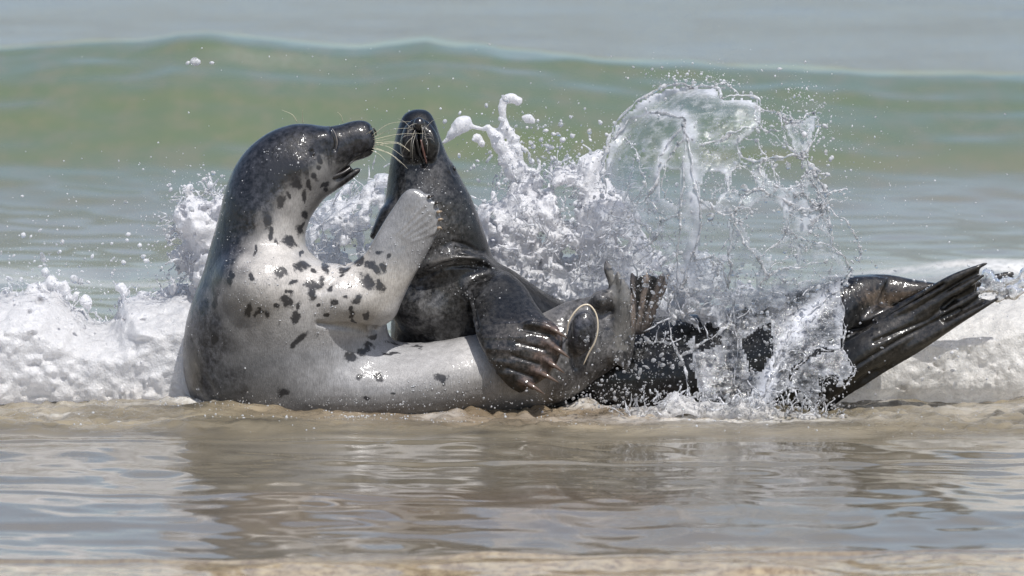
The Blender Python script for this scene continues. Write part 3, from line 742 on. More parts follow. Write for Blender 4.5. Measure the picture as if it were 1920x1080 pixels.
# ================================================================= FOAM, SPLASH AND SPRAY
def poly_sd(X, Z, pts):
    """signed distance (negative inside) to a closed polygon"""
    pts = np.asarray(pts, float); d = np.full(X.shape, 1e9); ins = np.zeros(X.shape, bool)
    n = len(pts)
    for i in range(n):
        x0, y0 = pts[i]; x1, y1 = pts[(i+1) % n]
        dx, dy = x1-x0, y1-y0; t = np.clip(((X-x0)*dx+(Z-y0)*dy)/(dx*dx+dy*dy+1e-12), 0, 1)
        d = np.minimum(d, np.hypot(X-x0-t*dx, Z-y0-t*dy))
        c = ((y0 > Z) != (y1 > Z)) & (X < (x1-x0)*(Z-y0)/(y1-y0+1e-12)+x0); ins ^= c
    return np.where(ins, -d, d)
def pts_m(pts, Y): 
    p = np.array(pts, float); q = W(p[:, 0], p[:, 1], Y); return q[:, [0, 2]]
class Field:
    def __init__(s, lo, hi, h):
        s.lo = np.array(lo, float); s.h = h; n = np.ceil((np.array(hi)-lo)/h).astype(int)+1
        s.ax = [s.lo[i]+np.arange(n[i])*h for i in range(3)]
        s.f = np.full(n, .05, np.float32)
    def grid(s, sl=(slice(None),)*3):
        return np.meshgrid(*[s.ax[i][sl[i]].astype(np.float32) for i in range(3)], indexing='ij', sparse=True)
    def mass(s, pts, Y, yc, half, edge=.10, lean=0.0):
        P = pts_m(pts, Y)
        X, Z = np.meshgrid(s.ax[0], s.ax[2], indexing='ij')
        d = poly_sd(X, Z, P).astype(np.float32)
        k = np.sqrt(np.clip(-d/edge, 0, 1))*half
        Yg = s.ax[1].astype(np.float32)[None, :, None]
        cy = yc + lean*(Z-Z.min())
        dd = np.abs(Yg-cy[:, None, :])-k[:, None, :]
        s.f = np.minimum(s.f, np.maximum(d[:, None, :], dd*.7)); return s
    def hole(s, pts, Y, soft=0):
        P = pts_m(pts, Y); X, Z = np.meshgrid(s.ax[0], s.ax[2], indexing='ij')
        d = poly_sd(X, Z, P).astype(np.float32)
        s.f = np.maximum(s.f, -d[:, None, :]+soft); return s
    def cap(s, p0, p1, r0, r1, k=.006):
        p0 = np.array(p0, float); p1 = np.array(p1, float); R = max(r0, r1)+.03
        sl = []
        for i in range(3):
            a = int((min(p0[i], p1[i])-R-s.lo[i])/s.h); b = int((max(p0[i], p1[i])+R-s.lo[i])/s.h)+2
            a = max(a, 0); b = min(b, s.f.shape[i])
            if a >= b: return
            sl.append(slice(a, b))
        sl = tuple(sl); X, Y, Z = s.grid(sl); D = p1-p0; L = (D**2).sum()+1e-12
        t = np.clip(((X-p0[0])*D[0]+(Y-p0[1])*D[1]+(Z-p0[2])*D[2])/L, 0, 1)
        d = np.sqrt((X-p0[0]-t*D[0])**2+(Y-p0[1]-t*D[1])**2+(Z-p0[2]-t*D[2])**2)-(r0+(r1-r0)*t)
        a = s.f[sl]; hh = np.clip(.5+.5*(a-d)/k, 0, 1)
        s.f[sl] = a*(1-hh)+d*hh-k*hh*(1-hh)
    def path(s, pts, Y, r, jit=.35, seed=0, yj=.0):
        r_ = np.random.default_rng(seed)
        p = cr([(*q[:2], *( [q[2]] if len(q) > 2 else [1.0])) for q in pts], 4)
        Q = W(p[:, 0], p[:, 1], Y); Q[:, 1] += yj*np.cumsum(r_.normal(size=len(Q)))*.3
        rr = r*PX*p[:, 2]*np.exp(jit*r_.normal(size=len(p))*.7)
        for i in range(len(Q)-1): s.cap(Q[i], Q[i+1], rr[i], rr[i+1])
    def noise(s, amps, sx=1.0):
        X, Y, Z = s.grid(); near = np.abs(s.f) < .045
        idx = np.nonzero(near); x, y, z = s.ax[0][idx[0]], s.ax[1][idx[1]], s.ax[2][idx[2]]
        v = np.zeros(len(x), np.float32)
        for k, (a, sc) in enumerate(amps):
            v += a*noise3(x*sc, y*sc, z*sc*sx, 200+k)
        s.f[near] += v; s.near = idx, (x, y, z); return s
    def lace(s, sc, thr, depth, zfun=None):
        """open bubbles and windows where cellular noise runs high"""
        idx = np.nonzero(s.f < .02); x, y, z = s.ax[0][idx[0]], s.ax[1][idx[1]], s.ax[2][idx[2]]
        n = noise3(x*sc, y*sc*.35, z*sc, 301)*.62+noise3(x*sc*2.3, y*sc*.8, z*sc*2.3, 302)*.38
        th = thr if zfun is None else thr + zfun(x, z)
        cut = (n-th)*depth
        s.f[idx] = np.maximum(s.f[idx], cut.astype(np.float32)); return s
    def mesh(s, name, adapt=0.0, closed=True):
        if closed:
            for a in range(3):
                sl = [slice(None)]*3
                for e in (0, -1): sl[a] = e; s.f[tuple(sl)] = np.maximum(s.f[tuple(sl)], s.h)
        g = openvdb.FloatGrid(.05)
        g.copyFromArray(np.ascontiguousarray(np.clip(s.f, -.05, .05)), ijk=(0, 0, 0), tolerance=0.0)
        v, t, q = g.convertToPolygons(isovalue=0.0, adaptivity=adapt)
        v = v*s.h+s.lo
        return mesh_np(name, v, q[:, ::-1] if len(q) else None, t[:, ::-1] if len(t) else None)

def mat_foam(name, col, trans, bub=1.0, rough=.35):
    t = NT(name); pos = t.coords()
    n1 = t.noise(55, 4, pos, .7).outputs[0]; n2 = t.noise(170, 3, pos, .7).outputs[0]
    vo = t.node('ShaderNodeTexVoronoi'); vo.inputs['Scale'].default_value = 150; t.l.new(pos, vo.inputs['Vector'])
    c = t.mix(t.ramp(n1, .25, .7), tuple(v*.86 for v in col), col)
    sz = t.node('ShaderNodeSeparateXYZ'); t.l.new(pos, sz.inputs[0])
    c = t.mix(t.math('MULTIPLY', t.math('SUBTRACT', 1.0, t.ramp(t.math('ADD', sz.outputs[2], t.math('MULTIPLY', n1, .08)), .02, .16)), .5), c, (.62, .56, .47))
    bm = t.bump(n1, .7*bub, .006); bm = t.bump(vo.outputs[0], .5*bub, .0025, bm); bm = t.bump(n2, .8*bub, .0022, bm)
    t.set(Base_Color=c, Roughness=rough, IOR=1.33, Normal=bm)
    t.b.inputs['Coat Weight'].default_value = .6; t.b.inputs['Coat Roughness'].default_value = .12
    t.l.new(bm, t.b.inputs['Coat Normal'])
    tr = t.node('ShaderNodeBsdfTranslucent'); tr.inputs[0].default_value = (*[min(1, v*1.02) for v in col], 1)
    t.l.new(bm, tr.inputs['Normal'])
    ms = t.node('ShaderNodeMixShader'); ms.inputs[0].default_value = .5
    t.l.new(t.b.outputs[0], ms.inputs[1]); t.l.new(tr.outputs[0], ms.inputs[2])
    gl = t.node('ShaderNodeBsdfTransparent')
    m2 = t.node('ShaderNodeMixShader')
    t.l.new(t.math('MULTIPLY', t.ramp(t.noise(38, 5, pos, .75).outputs[0], .42, .66), trans), m2.inputs[0])
    t.l.new(ms.outputs[0], m2.inputs[1]); t.l.new(gl.outputs[0], m2.inputs[2])
    t.l.new(m2.outputs[0], t.out.inputs[0])
    return t.m
def mat_water(name, white, rough=.03, lo=.3, hi=.62, tint=(.97, .985, 1.0)):
    """clear splash water, clouded by a share of entrained air"""
    t = NT(name); pos = t.coords()
    n = t.noise(90, 3, pos).outputs[0]; bm = t.bump(n, .6, .003)
    t.set(Base_Color=tint, Roughness=rough, IOR=1.333, Transmission_Weight=1.0, Normal=bm)
    d = t.node('ShaderNodeBsdfDiffuse'); d.inputs[0].default_value = (.93, .94, .97, 1)
    tr = t.node('ShaderNodeBsdfTranslucent'); tr.inputs[0].default_value = (.93, .94, .97, 1)
    a = t.node('ShaderNodeMixShader'); a.inputs[0].default_value = .5; t.l.new(d.outputs[0], a.inputs[1]); t.l.new(tr.outputs[0], a.inputs[2])
    m = t.node('ShaderNodeMixShader'); f = t.math('MULTIPLY', t.ramp(t.noise(60, 4, pos, .7).outputs[0], lo, hi), white)
    t.l.new(f, m.inputs[0]); t.l.new(t.b.outputs[0], m.inputs[1]); t.l.new(a.outputs[0], m.inputs[2])
    t.l.new(m.outputs[0], t.out.inputs[0]); return t.m
def mat_film(name, white=.22):
    """thin sheet of water: sees through, mirrors the sky where it ripples"""
    t = NT(name); pos = t.coords()
    n = t.noise(1.0, 4, t.coords((42, 42, 60)), .65).outputs[0]; n2 = t.noise(120, 3, pos, .6).outputs[0]
    bm = t.bump(n, .8, .006); bm = t.bump(n2, .7, .002, bm)
    fr = t.node('ShaderNodeFresnel'); fr.inputs[0].default_value = 1.33; t.l.new(bm, fr.inputs['Normal'])
    g = t.node('ShaderNodeBsdfGlossy'); g.inputs['Roughness'].default_value = .08; t.l.new(bm, g.inputs['Normal'])
    tp = t.node('ShaderNodeBsdfTransparent'); tp.inputs[0].default_value = (.965, .975, .975, 1)
    d = t.node('ShaderNodeBsdfTranslucent'); d.inputs[0].default_value = (.90, .92, .98, 1)
    d2 = t.node('ShaderNodeBsdfDiffuse'); d2.inputs[0].default_value = (.90, .92, .98, 1)
    dm = t.node('ShaderNodeMixShader'); dm.inputs[0].default_value = .5; t.l.new(d.outputs[0], dm.inputs[1]); t.l.new(d2.outputs[0], dm.inputs[2])
    at = t.at('cloud').outputs['Fac']
    s = t.math('MULTIPLY', t.ramp(t.noise(1.0, 5, t.coords((30, 30, 52)), .75).outputs[0], .42, .72), white)
    s = t.math('ADD', s, t.math('MULTIPLY', at, .95), clamp=True)
    m1 = t.node('ShaderNodeMixShader'); t.l.new(s, m1.inputs[0]); t.l.new(tp.outputs[0], m1.inputs[1]); t.l.new(dm.outputs[0], m1.inputs[2])
    m2 = t.node('ShaderNodeMixShader'); t.l.new(t.math('MINIMUM', fr.outputs[0], .22), m2.inputs[0]); t.l.new(m1.outputs[0], m2.inputs[1]); t.l.new(g.outputs[0], m2.inputs[2])
    t.l.new(m2.outputs[0], t.out.inputs[0]); return t.m
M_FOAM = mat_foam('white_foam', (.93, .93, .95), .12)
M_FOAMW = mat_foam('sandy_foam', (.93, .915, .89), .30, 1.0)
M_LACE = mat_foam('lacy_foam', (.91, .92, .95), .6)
M_WATER = mat_water('splash_water', .85, lo=.32, hi=.62)
M_DROP = mat_water('water_drops', .92)
M_CLEAR = mat_water('clear_water', .5)
M_FILM = mat_film('water_film', .32)

AMP = [(.012, 9), (.009, 24), (.0065, 60), (.004, 120)]
# --- the roller behind the seals, left
F = Field((-2.15, .02, -.06), (-.60, .62, .50), .0065)
F.mass([(-700,600),(-500,560),(-300,575),(-120,545),(0,552),(40,548),(80,541),(112,550),(135,575),(158,584),(170,600),(205,604),(232,560),(262,556),(300,556),(345,545),(430,560),(470,800),(-900,800)], .3, .33, .26, .09)
F.path([(70,545),(95,528),(112,530),(128,552),(140,560)], .3, 5, seed=3); F.path([(60,552),(68,536),(78,548)], .3, 5, seed=4)
F.path([(238,570),(232,548),(226,537)], .3, 4, seed=5); F.path([(170,600),(168,575),(160,568)], .28, 5, seed=6)
F.noise(AMP)
F.lace(17, .40, .05, lambda x, z: np.clip((.32-z)*1.6, 0, .6))
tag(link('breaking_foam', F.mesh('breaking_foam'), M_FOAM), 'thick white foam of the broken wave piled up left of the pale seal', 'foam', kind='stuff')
# --- burst of foam behind the pale seal's neck
F = Field((-1.02, .12, .20), (-.62, .42, .66), .005)
F.mass([(330,388),(346,368),(372,366),(392,372),(430,362),(440,470),(420,560),(360,560),(345,520),(352,500),(362,470),(350,452),(338,440),(322,432),(328,420),(322,404)], .25, .26, .09, .05)
F.path([(385,372),(392,352),(398,345),(415,340)], .25, 5, seed=7); F.path([(360,372),(352,355),(356,350)], .25, 3, seed=8)
F.path([(322,432),(312,440),(308,424),(304,415)], .25, 4, seed=9); F.path([(350,450),(345,475),(330,485),(315,480)], .25, 7, seed=10)
F.path([(345,500),(335,515),(338,535)], .25, 5, seed=11); F.path([(325,510),(330,530),(326,545)], .25, 4, seed=12)
F.noise([(.012, 18), (.009, 40), (.005, 90)]); F.lace(27, .30, .05)
tag(link('splash_foam', F.mesh('splash_foam'), M_FOAM), 'white splash leaping up behind the back of the pale seal', 'foam', kind='stuff')
# --- lacy foam between the two necks
F = Field((-.62, .22, .02), (-.24, .52, .62), .005)
F.mass([(560,420),(590,395),(615,370),(655,355),(690,335),(735,310),(745,600),(560,600)], .35, .36, .10, .07)
F.noise([(.014, 16), (.010, 37), (.005, 85)]); F.lace(22, .02, .05, lambda x, z: np.clip((.36-z)*1.2, -.25, .6))
tag(link('lacy_foam', F.mesh('lacy_foam'), M_LACE), 'lacy foam seen in the gap between the two seals', 'foam', kind='stuff')
# --- white plume right of the dark seal's neck
F = Field((-.22, .18, .08), (.52, .62, .86), .0055)
F.mass([(880,620),(885,470),(893,420),(905,388),(935,378),(950,352),(958,335),(985,330),(1000,345),(1030,325),(1045,308),(1078,318),(1085,296),(1108,284),(1125,288),(1132,330),(1150,350),(1185,375),(1200,420),(1225,470),(1262,482),(1275,530),(1300,620)], .4, .40, .13, .08)
F.hole([(1030,345),(1060,335),(1092,345),(1102,365),(1085,400),(1090,432),(1072,436),(1048,420),(1035,385)], .4, -.004)
F.hole([(1066,450),(1092,478),(1068,508),(1036,488)], .4, -.002); F.hole([(1000,432),(1022,420),(1034,452),(1010,470)], .4, -.006)
F.hole([(962,398),(985,392),(978,412)], .4, -.004); F.hole([(1150,430),(1190,440),(1185,475),(1150,470)], .4, .0)
F.hole([(1200,500),(1250,505),(1240,530)], .4, .004)
F.noise([(.013, 16), (.010, 38), (.006, 85)])
F.lace(24, .34, .05, lambda x, z: .35*np.exp(-((x-.24)/.09)**2)+np.clip((.30-z)*1.4, 0, .7))
Y0 = .38
F.path([(972,188,.9),(962,184,1.1),(948,186,1.0),(943,200,1.1),(944,222,.9),(950,245,1.2)], Y0, 6.5, .25, 21)
F.path([(972,188,1),(970,196,.5)], Y0, 6, .2, 22)
F.path([(918,243,.9),(932,262,1.4),(948,292,1.5),(965,320,1.2),(985,345,1.4)], Y0, 9.5, .3, 23)
F.path([(945,240,1.4),(962,262,1.3),(972,290,.9),(990,318,.8),(1010,345,1.3)], Y0, 8, .35, 24)
F.path([(918,243,.6),(905,241,.5),(893,238,.55),(880,235,.5)], Y0, 5, .5, 25)
F.path([(830,268,.35),(842,256,.6),(853,247,1.1),(866,234,1.3),(874,226,.8)], Y0, 9, .2, 26)
F.path([(890,262),(898,258),(904,270)], Y0, 6, .3, 27); F.path([(980,220,.5),(990,222,1),(1000,226,.9)], Y0, 6, .3, 28)
F.path([(1010,345,1),(1012,325,.7),(1012,300,.6)], Y0, 6, .4, 29); F.path([(928,380,1),(924,360,.6)], Y0, 5, .3, 30)
F.noise([(.0035, 60), (.002, 120)])
tag(link('splash_plume', F.mesh('splash_plume'), M_FOAM), 'tall plume of white water rising right of the dark seal head', 'splash', kind='stuff')
# --- foam thrown over the dark back
F = Field((.36, -.16, -.03), (.92, .20, .46), .0055)
F.mass([(1252,612),(1250,545),(1268,505),(1300,492),(1340,480),(1368,492),(1385,520),(1430,548),(1500,552),(1470,575),(1420,592),(1370,600),(1340,612),(1300,606)], .0, -.01, .07, .05, .35)
F.noise([(.014, 18), (.010, 42), (.006, 95)]); F.lace(27, .12, .05)
tag(link('back_foam', F.mesh('back_foam'), M_LACE), 'frothy water washing over the back of the dark seal', 'foam', kind='stuff')
# --- froth along the waterline of the dark body
F = Field((.28, -.40, -.07), (1.02, -.02, .17), .0055)
F.mass([(1180,800),(1182,772),(1215,758),(1250,742),(1262,720),(1280,738),(1300,752),(1340,755),(1380,748),(1400,760),(1430,748),(1450,765),(1480,772),(1520,770),(1570,786),(1590,800)], -.2, -.20, .09, .06)
F.noise([(.014, 17), (.011, 40), (.006, 90)]); F.lace(26, .12, .05)
tag(link('waterline_froth', F.mesh('waterline_froth'), M_LACE), 'froth and foam fringing the dark body at the waterline', 'foam', kind='stuff')
# --- the roller behind the lifted tail, right
F = Field((.66, .22, -.06), (2.15, .85, .44), .0065)
F.mass([(1440,800),(1470,640),(1530,575),(1600,545),(1680,548),(1760,560),(1850,548),(1900,536),(2000,545),(2150,520),(2300,560),(2460,600),(2500,800)], .45, .52, .26, .12)
F.noise([(.014, 7), (.006, 20), (.004, 50), (.003, 110)]); F.lace(20, .62, .05)
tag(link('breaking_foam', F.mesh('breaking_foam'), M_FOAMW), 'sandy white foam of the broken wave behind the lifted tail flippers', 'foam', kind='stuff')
# --- splash off the tail tips
F = Field((1.20, -.06, .22), (1.62, .22, .42), .0045)
for k, pp in enumerate(([(1848,520),(1862,528),(1880,532),(1905,522),(1930,505)], [(1838,545),(1858,540),(1880,545),(1910,535),(1940,522)], [(1868,560),(1885,556),(1902,545),(1930,540)],
                        [(1855,530),(1872,548),(1890,552)], [(1850,512),(1858,520),(1850,536)])):
    F.path([(*q, 1) for q in pp], .06, 5.5, .5, 60+k, .01)
F.noise([(.006, 30), (.004, 70)])
tag(link('tail_splash', F.mesh('tail_splash'), M_CLEAR), 'clear water flung off the tips of the dark tail flippers', 'splash', kind='stuff')

# --- the glassy crown: films, rims and threads
def crown_y(px, py):
    """depth of the crown surface: a dome thrown up over the dark body, its near side towards us"""
    rho = np.hypot((px-1375)/255., (py-430)/275.)
    up = np.clip(rho, 0, 1)
    y = .16 - .30*np.sqrt(np.clip(1-up*up, 0, 1))
    y = y*(1-sst(520, 640, py)) + (-.085-.10*sst(560, 760, py))*sst(520, 640, py)
    return y + .025*noise2(px*.013, py*.013, 401)
def film(name, outline, holes, step=4.2, rough=.012, cloud=None, label='', cat='splash'):
    o = np.array(outline, float); lo = o.min(0)-8; hi = o.max(0)+8
    gx = np.arange(lo[0], hi[0], step); gy = np.arange(lo[1], hi[1], step)
    GX, GY = np.meshgrid(gx, gy)
    wob = 6*noise2(GX*.045, GY*.045, 402)+3*noise2(GX*.11, GY*.11, 409)
    d = poly_sd(GX, GY, outline)+wob
    for h in holes: d = np.maximum(d, -(poly_sd(GX, GY, h)+wob))
    y = crown_y(GX, GY) + rough*noise2(GX*.028, GY*.02, 403) + rough*.4*noise2(GX*.075, GY*.055, 404)
    V = W(GX, GY, y)
    inside = d < 0; r, c = GX.shape
    cell = inside[:-1, :-1] & inside[1:, :-1] & inside[:-1, 1:] & inside[1:, 1:]
    i = (np.arange(r)[:, None]*c+np.arange(c)[None])[:-1, :-1][cell]
    q = np.stack([i, i+c, i+c+1, i+1], 1)
    th = .0016
    used = np.unique(q); mp = np.full(r*c, -1); mp[used] = np.arange(len(used)); q = mp[q]
    v = V.reshape(-1, 3)[used]; dd = d.ravel()[used]
    fy = v+np.array([0, -th/2, 0]); by = v+np.array([0, th/2, 0]); n = len(v)
    e = np.concatenate([q[:, [0, 1]], q[:, [1, 2]], q[:, [2, 3]], q[:, [3, 0]]]); key = np.sort(e, 1)
    _, inv_, cnt = np.unique(key, axis=0, return_inverse=True, return_counts=True); be = e[cnt[inv_.ravel()] == 1]
    side = np.stack([be[:, 1], be[:, 0], be[:, 0]+n, be[:, 1]+n], 1)
    me = mesh_np(name, np.concatenate([fy, by]), np.concatenate([q, q[:, ::-1]+n, side]))
    cl = np.exp(-np.abs(dd)/7.0)*.55
    if cloud is not None: cl = np.maximum(cl, cloud(GX.ravel()[used], GY.ravel()[used]))
    attr(me, 'cloud', np.concatenate([cl, cl]))
    return tag(link(name, me, M_FILM), label, cat, kind='stuff')
H1 = [(1388,262),(1400,256),(1426,240),(1450,255),(1490,285),(1495,292),(1430,298),(1404,303),(1390,292)]
H2 = [(1372,330),(1388,312),(1404,320),(1416,335),(1420,352),(1395,362),(1372,350)]
H3 = [(1432,305),(1495,298),(1508,325),(1500,342),(1468,350),(1440,335)]
H4 = [(1384,408),(1404,392),(1425,372),(1470,390),(1466,440),(1440,478),(1414,466)]
H5 = [(1318,398),(1366,408),(1366,480),(1330,478),(1308,470)]
H6 = [(1240,320),(1275,318),(1268,380),(1238,372)]
H7 = [(1515,340),(1532,372),(1548,385),(1520,382)]
H8 = [(1320,330),(1362,322),(1360,352),(1340,385),(1316,372)]
H9 = [(1356,168),(1376,170),(1378,182),(1354,184)]
H10 = [(1380,500),(1420,505),(1410,545),(1384,540)]
H11 = [(1450,470),(1500,462),(1490,492),(1452,505)]
def cloudf(x, y):
    c = .60*np.exp(-(seg_dist(x, y, [(1292,230),(1300,350),(1310,430),(1290,520)])/16)**2)
    c = np.maximum(c, .85*np.exp(-(seg_dist(x, y, [(1138,330),(1143,290),(1166,228),(1205,193),(1262,166),(1345,170),(1420,192)])/11)**2))
    c = np.maximum(c, .65*np.exp(-(seg_dist(x, y, [(1150,262),(1182,226),(1215,212),(1283,216)])/9)**2))
    c = np.maximum(c, .6*np.exp(-(seg_dist(x, y, [(1470,380),(1550,385),(1510,415)])/18)**2))
    c = np.maximum(c, .7*np.exp(-(seg_dist(x, y, [(1250,270),(1232,335)])/10)**2))
    c = np.maximum(c, .55*sst(430, 560, y)*sst(.1, .7, noise2(x*.03, y*.03, 405)))
    return np.clip(c*(.75+.4*noise2(x*.06, y*.04, 406)), 0, 1)
film('splash_crown', [(1132,330),(1137,285),(1150,245),(1172,212),(1205,188),(1240,166),(1268,158),(1300,162),(1345,165),(1360,183),(1395,181),(1422,188),(1428,210),(1428,240),
      (1455,258),(1490,280),(1510,296),(1528,322),(1545,352),(1553,388),(1556,430),(1568,465),(1594,505),(1584,528),(1540,545),(1480,552),(1420,560),(1300,560),(1262,520),(1240,470),(1200,420),(1160,370)],
     [H1, H2, H3, H4, H5, H6, H7, H8, H9, H10, H11], cloud=cloudf, label='glassy dome of water thrown up over the back of the dark seal')
film('splash_curl', [(1495,292),(1478,262),(1468,225),(1495,227),(1515,217),(1531,217),(1530,243),(1521,268),(1511,292)], [], cloud=lambda x, y: 0*x, label='small curl of clear water at the right tip of the dome')
film('water_curtain', [(1583,512),(1577,545),(1581,580),(1582,620),(1578,655),(1555,656),(1535,655),(1513,671),(1488,691),(1477,728),(1455,744),(1425,785),(1330,785),(1300,720),(1290,640),(1340,560),(1420,540),(1500,525)], 
     [[(1300,600),(1340,590),(1350,640),(1310,660)], [(1395,640),(1440,610),(1450,660),(1410,700)]], cloud=lambda x, y: .75*np.exp(-(seg_dist(x, y, [(1580,530),(1540,565),(1500,600),(1468,650),(1440,720),(1415,785)])/15)**2)+.25*sst(.0, .7, noise2(x*.04, y*.03, 407)), label='thin curtain of water falling in front of the dark flank')
film('falling_film', [(1580,656),(1596,682),(1602,702),(1592,716),(1577,722),(1567,710),(1553,705),(1543,714),(1541,735),(1527,783),(1518,760),(1500,738),(1480,727),(1480,697),(1513,673),(1535,657)], [], cloud=lambda x, y: 0*x, label='clear scalloped sheet of water hanging below the curtain')

TH = [
 ([(1128,345),(1134,300),(1142,262),(1162,222),(1198,190),(1238,166),(1266,158),(1298,161)], 5.2), ([(1150,262),(1180,226),(1214,213),(1250,212),(1283,222)], 3.2),
 ([(1266,158),(1300,163),(1345,167),(1354,183),(1380,180),(1422,186),(1424,208)], 4.0), ([(1345,162),(1352,157),(1362,155),(1372,162),(1382,181)], 2.2),
 ([(1283,222),(1290,262),(1296,305),(1302,350),(1314,385),(1312,440),(1292,500),(1278,545)], 4.5), ([(1287,232),(1282,320),(1276,390),(1272,450),(1270,545)], 2.4),
 ([(1283,235),(1252,270),(1236,300),(1232,340),(1214,372)], 4.0), ([(1288,250),(1262,280),(1246,312),(1240,350)], 2.0), ([(1172,258),(1192,286),(1204,318),(1214,352)], 2.4),
 ([(1310,274),(1345,264),(1368,252),(1388,240),(1425,237)], 4.4), ([(1420,190),(1418,212),(1424,226),(1430,241),(1456,259),(1480,275),(1495,292)], 3.0),
 ([(1421,200),(1440,207),(1460,213),(1474,225),(1495,227),(1515,217),(1527,213),(1532,226),(1531,245),(1521,268),(1512,292)], 2.3),
 ([(1466,222),(1469,245),(1475,262)], 1.4), ([(1500,230),(1502,242),(1508,250)], 1.4), ([(1383,258),(1386,282),(1400,300),(1430,297),(1460,294),(1497,292)], 3.0), ([(1400,259),(1418,266),(1428,280),(1437,292)], 2.0),
 ([(1495,292),(1510,296),(1524,320),(1540,346),(1550,370),(1553,390)], 4.6), ([(1512,325),(1524,342),(1532,360),(1536,374)], 2.2),
 ([(1553,388),(1568,401),(1588,418),(1602,436),(1611,458),(1613,475),(1609,492)], 2.6), ([(1553,390),(1556,430),(1566,462),(1586,490),(1596,506)], 3.4),
 ([(1362,352),(1368,326),(1384,311),(1402,319),(1414,332),(1420,352)], 1.7), ([(1432,298),(1422,312),(1430,334),(1434,350),(1424,358)], 2.0), ([(1446,300),(1450,322),(1460,346),(1480,372)], 2.0),
 ([(1395,366),(1425,357),(1445,366),(1474,376),(1492,382)], 3.4), ([(1470,356),(1486,351),(1500,345),(1510,326)], 2.0), ([(1314,376),(1345,395),(1370,402),(1382,394),(1395,368)], 2.6),
 ([(1371,402),(1373,440),(1366,480),(1369,500),(1365,540)], 3.4), ([(1378,420),(1395,450),(1411,470),(1425,492),(1441,522)], 3.8), ([(1476,410),(1481,428),(1466,446),(1450,460),(1426,480)], 1.9),
 ([(1380,420),(1400,406),(1403,391),(1386,386)], 2.0), ([(1490,370),(1504,362),(1520,378),(1546,386)], 3.0), ([(1500,402),(1521,395),(1550,386)], 3.2), ([(1480,395),(1510,392),(1540,392)], 2.6),
 ([(1521,420),(1550,438),(1570,466)], 2.4), ([(1495,446),(1520,452),(1540,455),(1562,462)], 3.2), ([(1300,492),(1330,480),(1350,490),(1362,542)], 2.2), ([(1421,540),(1452,510),(1500,500),(1530,492),(1560,500)], 2.4),
 ([(1440,505),(1480,480),(1515,470)], 1.6), ([(1596,505),(1588,520),(1583,534)], 4.2), ([(1215,372),(1235,395),(1262,405),(1275,400)], 2.8), ([(1240,400),(1232,440),(1205,470)], 2.2),
 ([(1583,520),(1578,545),(1582,580),(1584,620),(1580,655),(1594,678),(1602,700),(1592,717),(1578,723),(1568,711),(1555,706),(1545,713),(1543,735),(1537,756),(1528,786)], 1.9),
 ([(1580,655),(1557,658),(1535,655),(1515,670),(1490,690),(1482,698),(1478,726)], 1.7), ([(1478,726),(1462,738),(1442,760),(1430,786)], 2.4), ([(1478,728),(1500,736),(1519,760),(1528,786)], 2.4),
 ([(1546,714),(1535,704),(1528,714),(1524,730),(1540,737)], 2.4), ([(1580,536),(1542,568),(1502,600),(1472,640),(1456,680),(1438,722),(1424,760)], 4.2),
 ([(1257,540),(1255,580),(1256,620),(1270,660),(1285,700),(1291,745)], 3.4), ([(1272,670),(1295,655),(1320,640),(1350,622),(1368,602),(1358,582)], 3.0), ([(1376,562),(1381,640),(1378,722)], 2.2),
 ([(1408,690),(1412,722),(1413,762)], 2.0), ([(1256,640),(1232,645),(1210,640)], 1.5), ([(1280,600),(1300,580),(1330,570)], 2.2),
]
rt = random.Random(3)
for k in range(46):                                  # side threads branching through the veil
    src = rt.choice(TH[10:43])[0]; x, y = rt.choice(src); a = rt.uniform(0, 6.28); L = rt.uniform(14, 46); pts = [(x, y)]
    for j in range(3): a += rt.uniform(-.8, .8); x += math.cos(a)*L/3; y += math.sin(a)*L/3*1.1; pts.append((x, y))
    TH.append((pts, rt.uniform(.9, 1.9)))
bm = bmesh.new(); drops = []
for k, (pts, r) in enumerate(TH):
    rg = np.random.default_rng(500+k); p = cr([(x, y) for x, y in pts], 7)
    jx = noise2(p[:, 0]*.05, p[:, 1]*.05, 410+k % 7)*4+noise2(p[:, 0]*.16, p[:, 1]*.16, 412)*2; jy = noise2(p[:, 0]*.06, p[:, 1]*.05, 420+k % 7)*4+noise2(p[:, 0]*.16, p[:, 1]*.16, 413)*2
    p = p+np.stack([jx, jy], 1); Y = crown_y(p[:, 0], p[:, 1])
    rr = r*(.72 if r > 3 else .8)*np.exp(.26*rg.normal(size=len(p))); rr[0] *= .6; rr[-1] *= .5
    rr = rr*np.clip(.72+1.1*noise2(np.arange(len(p))*.33, np.full(len(p), k*3.7), 433), .38, 1.25)
    chain(bm, [(a, b, c-.004, q) for (a, b), c, q in zip(p, Y, rr)], 2, 7)
    for (a, b), c in zip(p, Y):
        for j in range(rg.poisson(1.1)):
            drops.append((a+rg.normal()*r*2.6, b+rg.normal()*r*2.6, c+rg.normal()*.02, min(r*1.4, .7+rg.exponential(.9))))
bmesh.ops.recalc_face_normals(bm, faces=bm.faces[:])
me = bpy.data.meshes.new('splash_threads'); bm.to_mesh(me); bm.free()
tag(link('splash_threads', me, M_WATER), 'ropes and threads of water netting the dome of the splash', 'splash', kind='stuff')

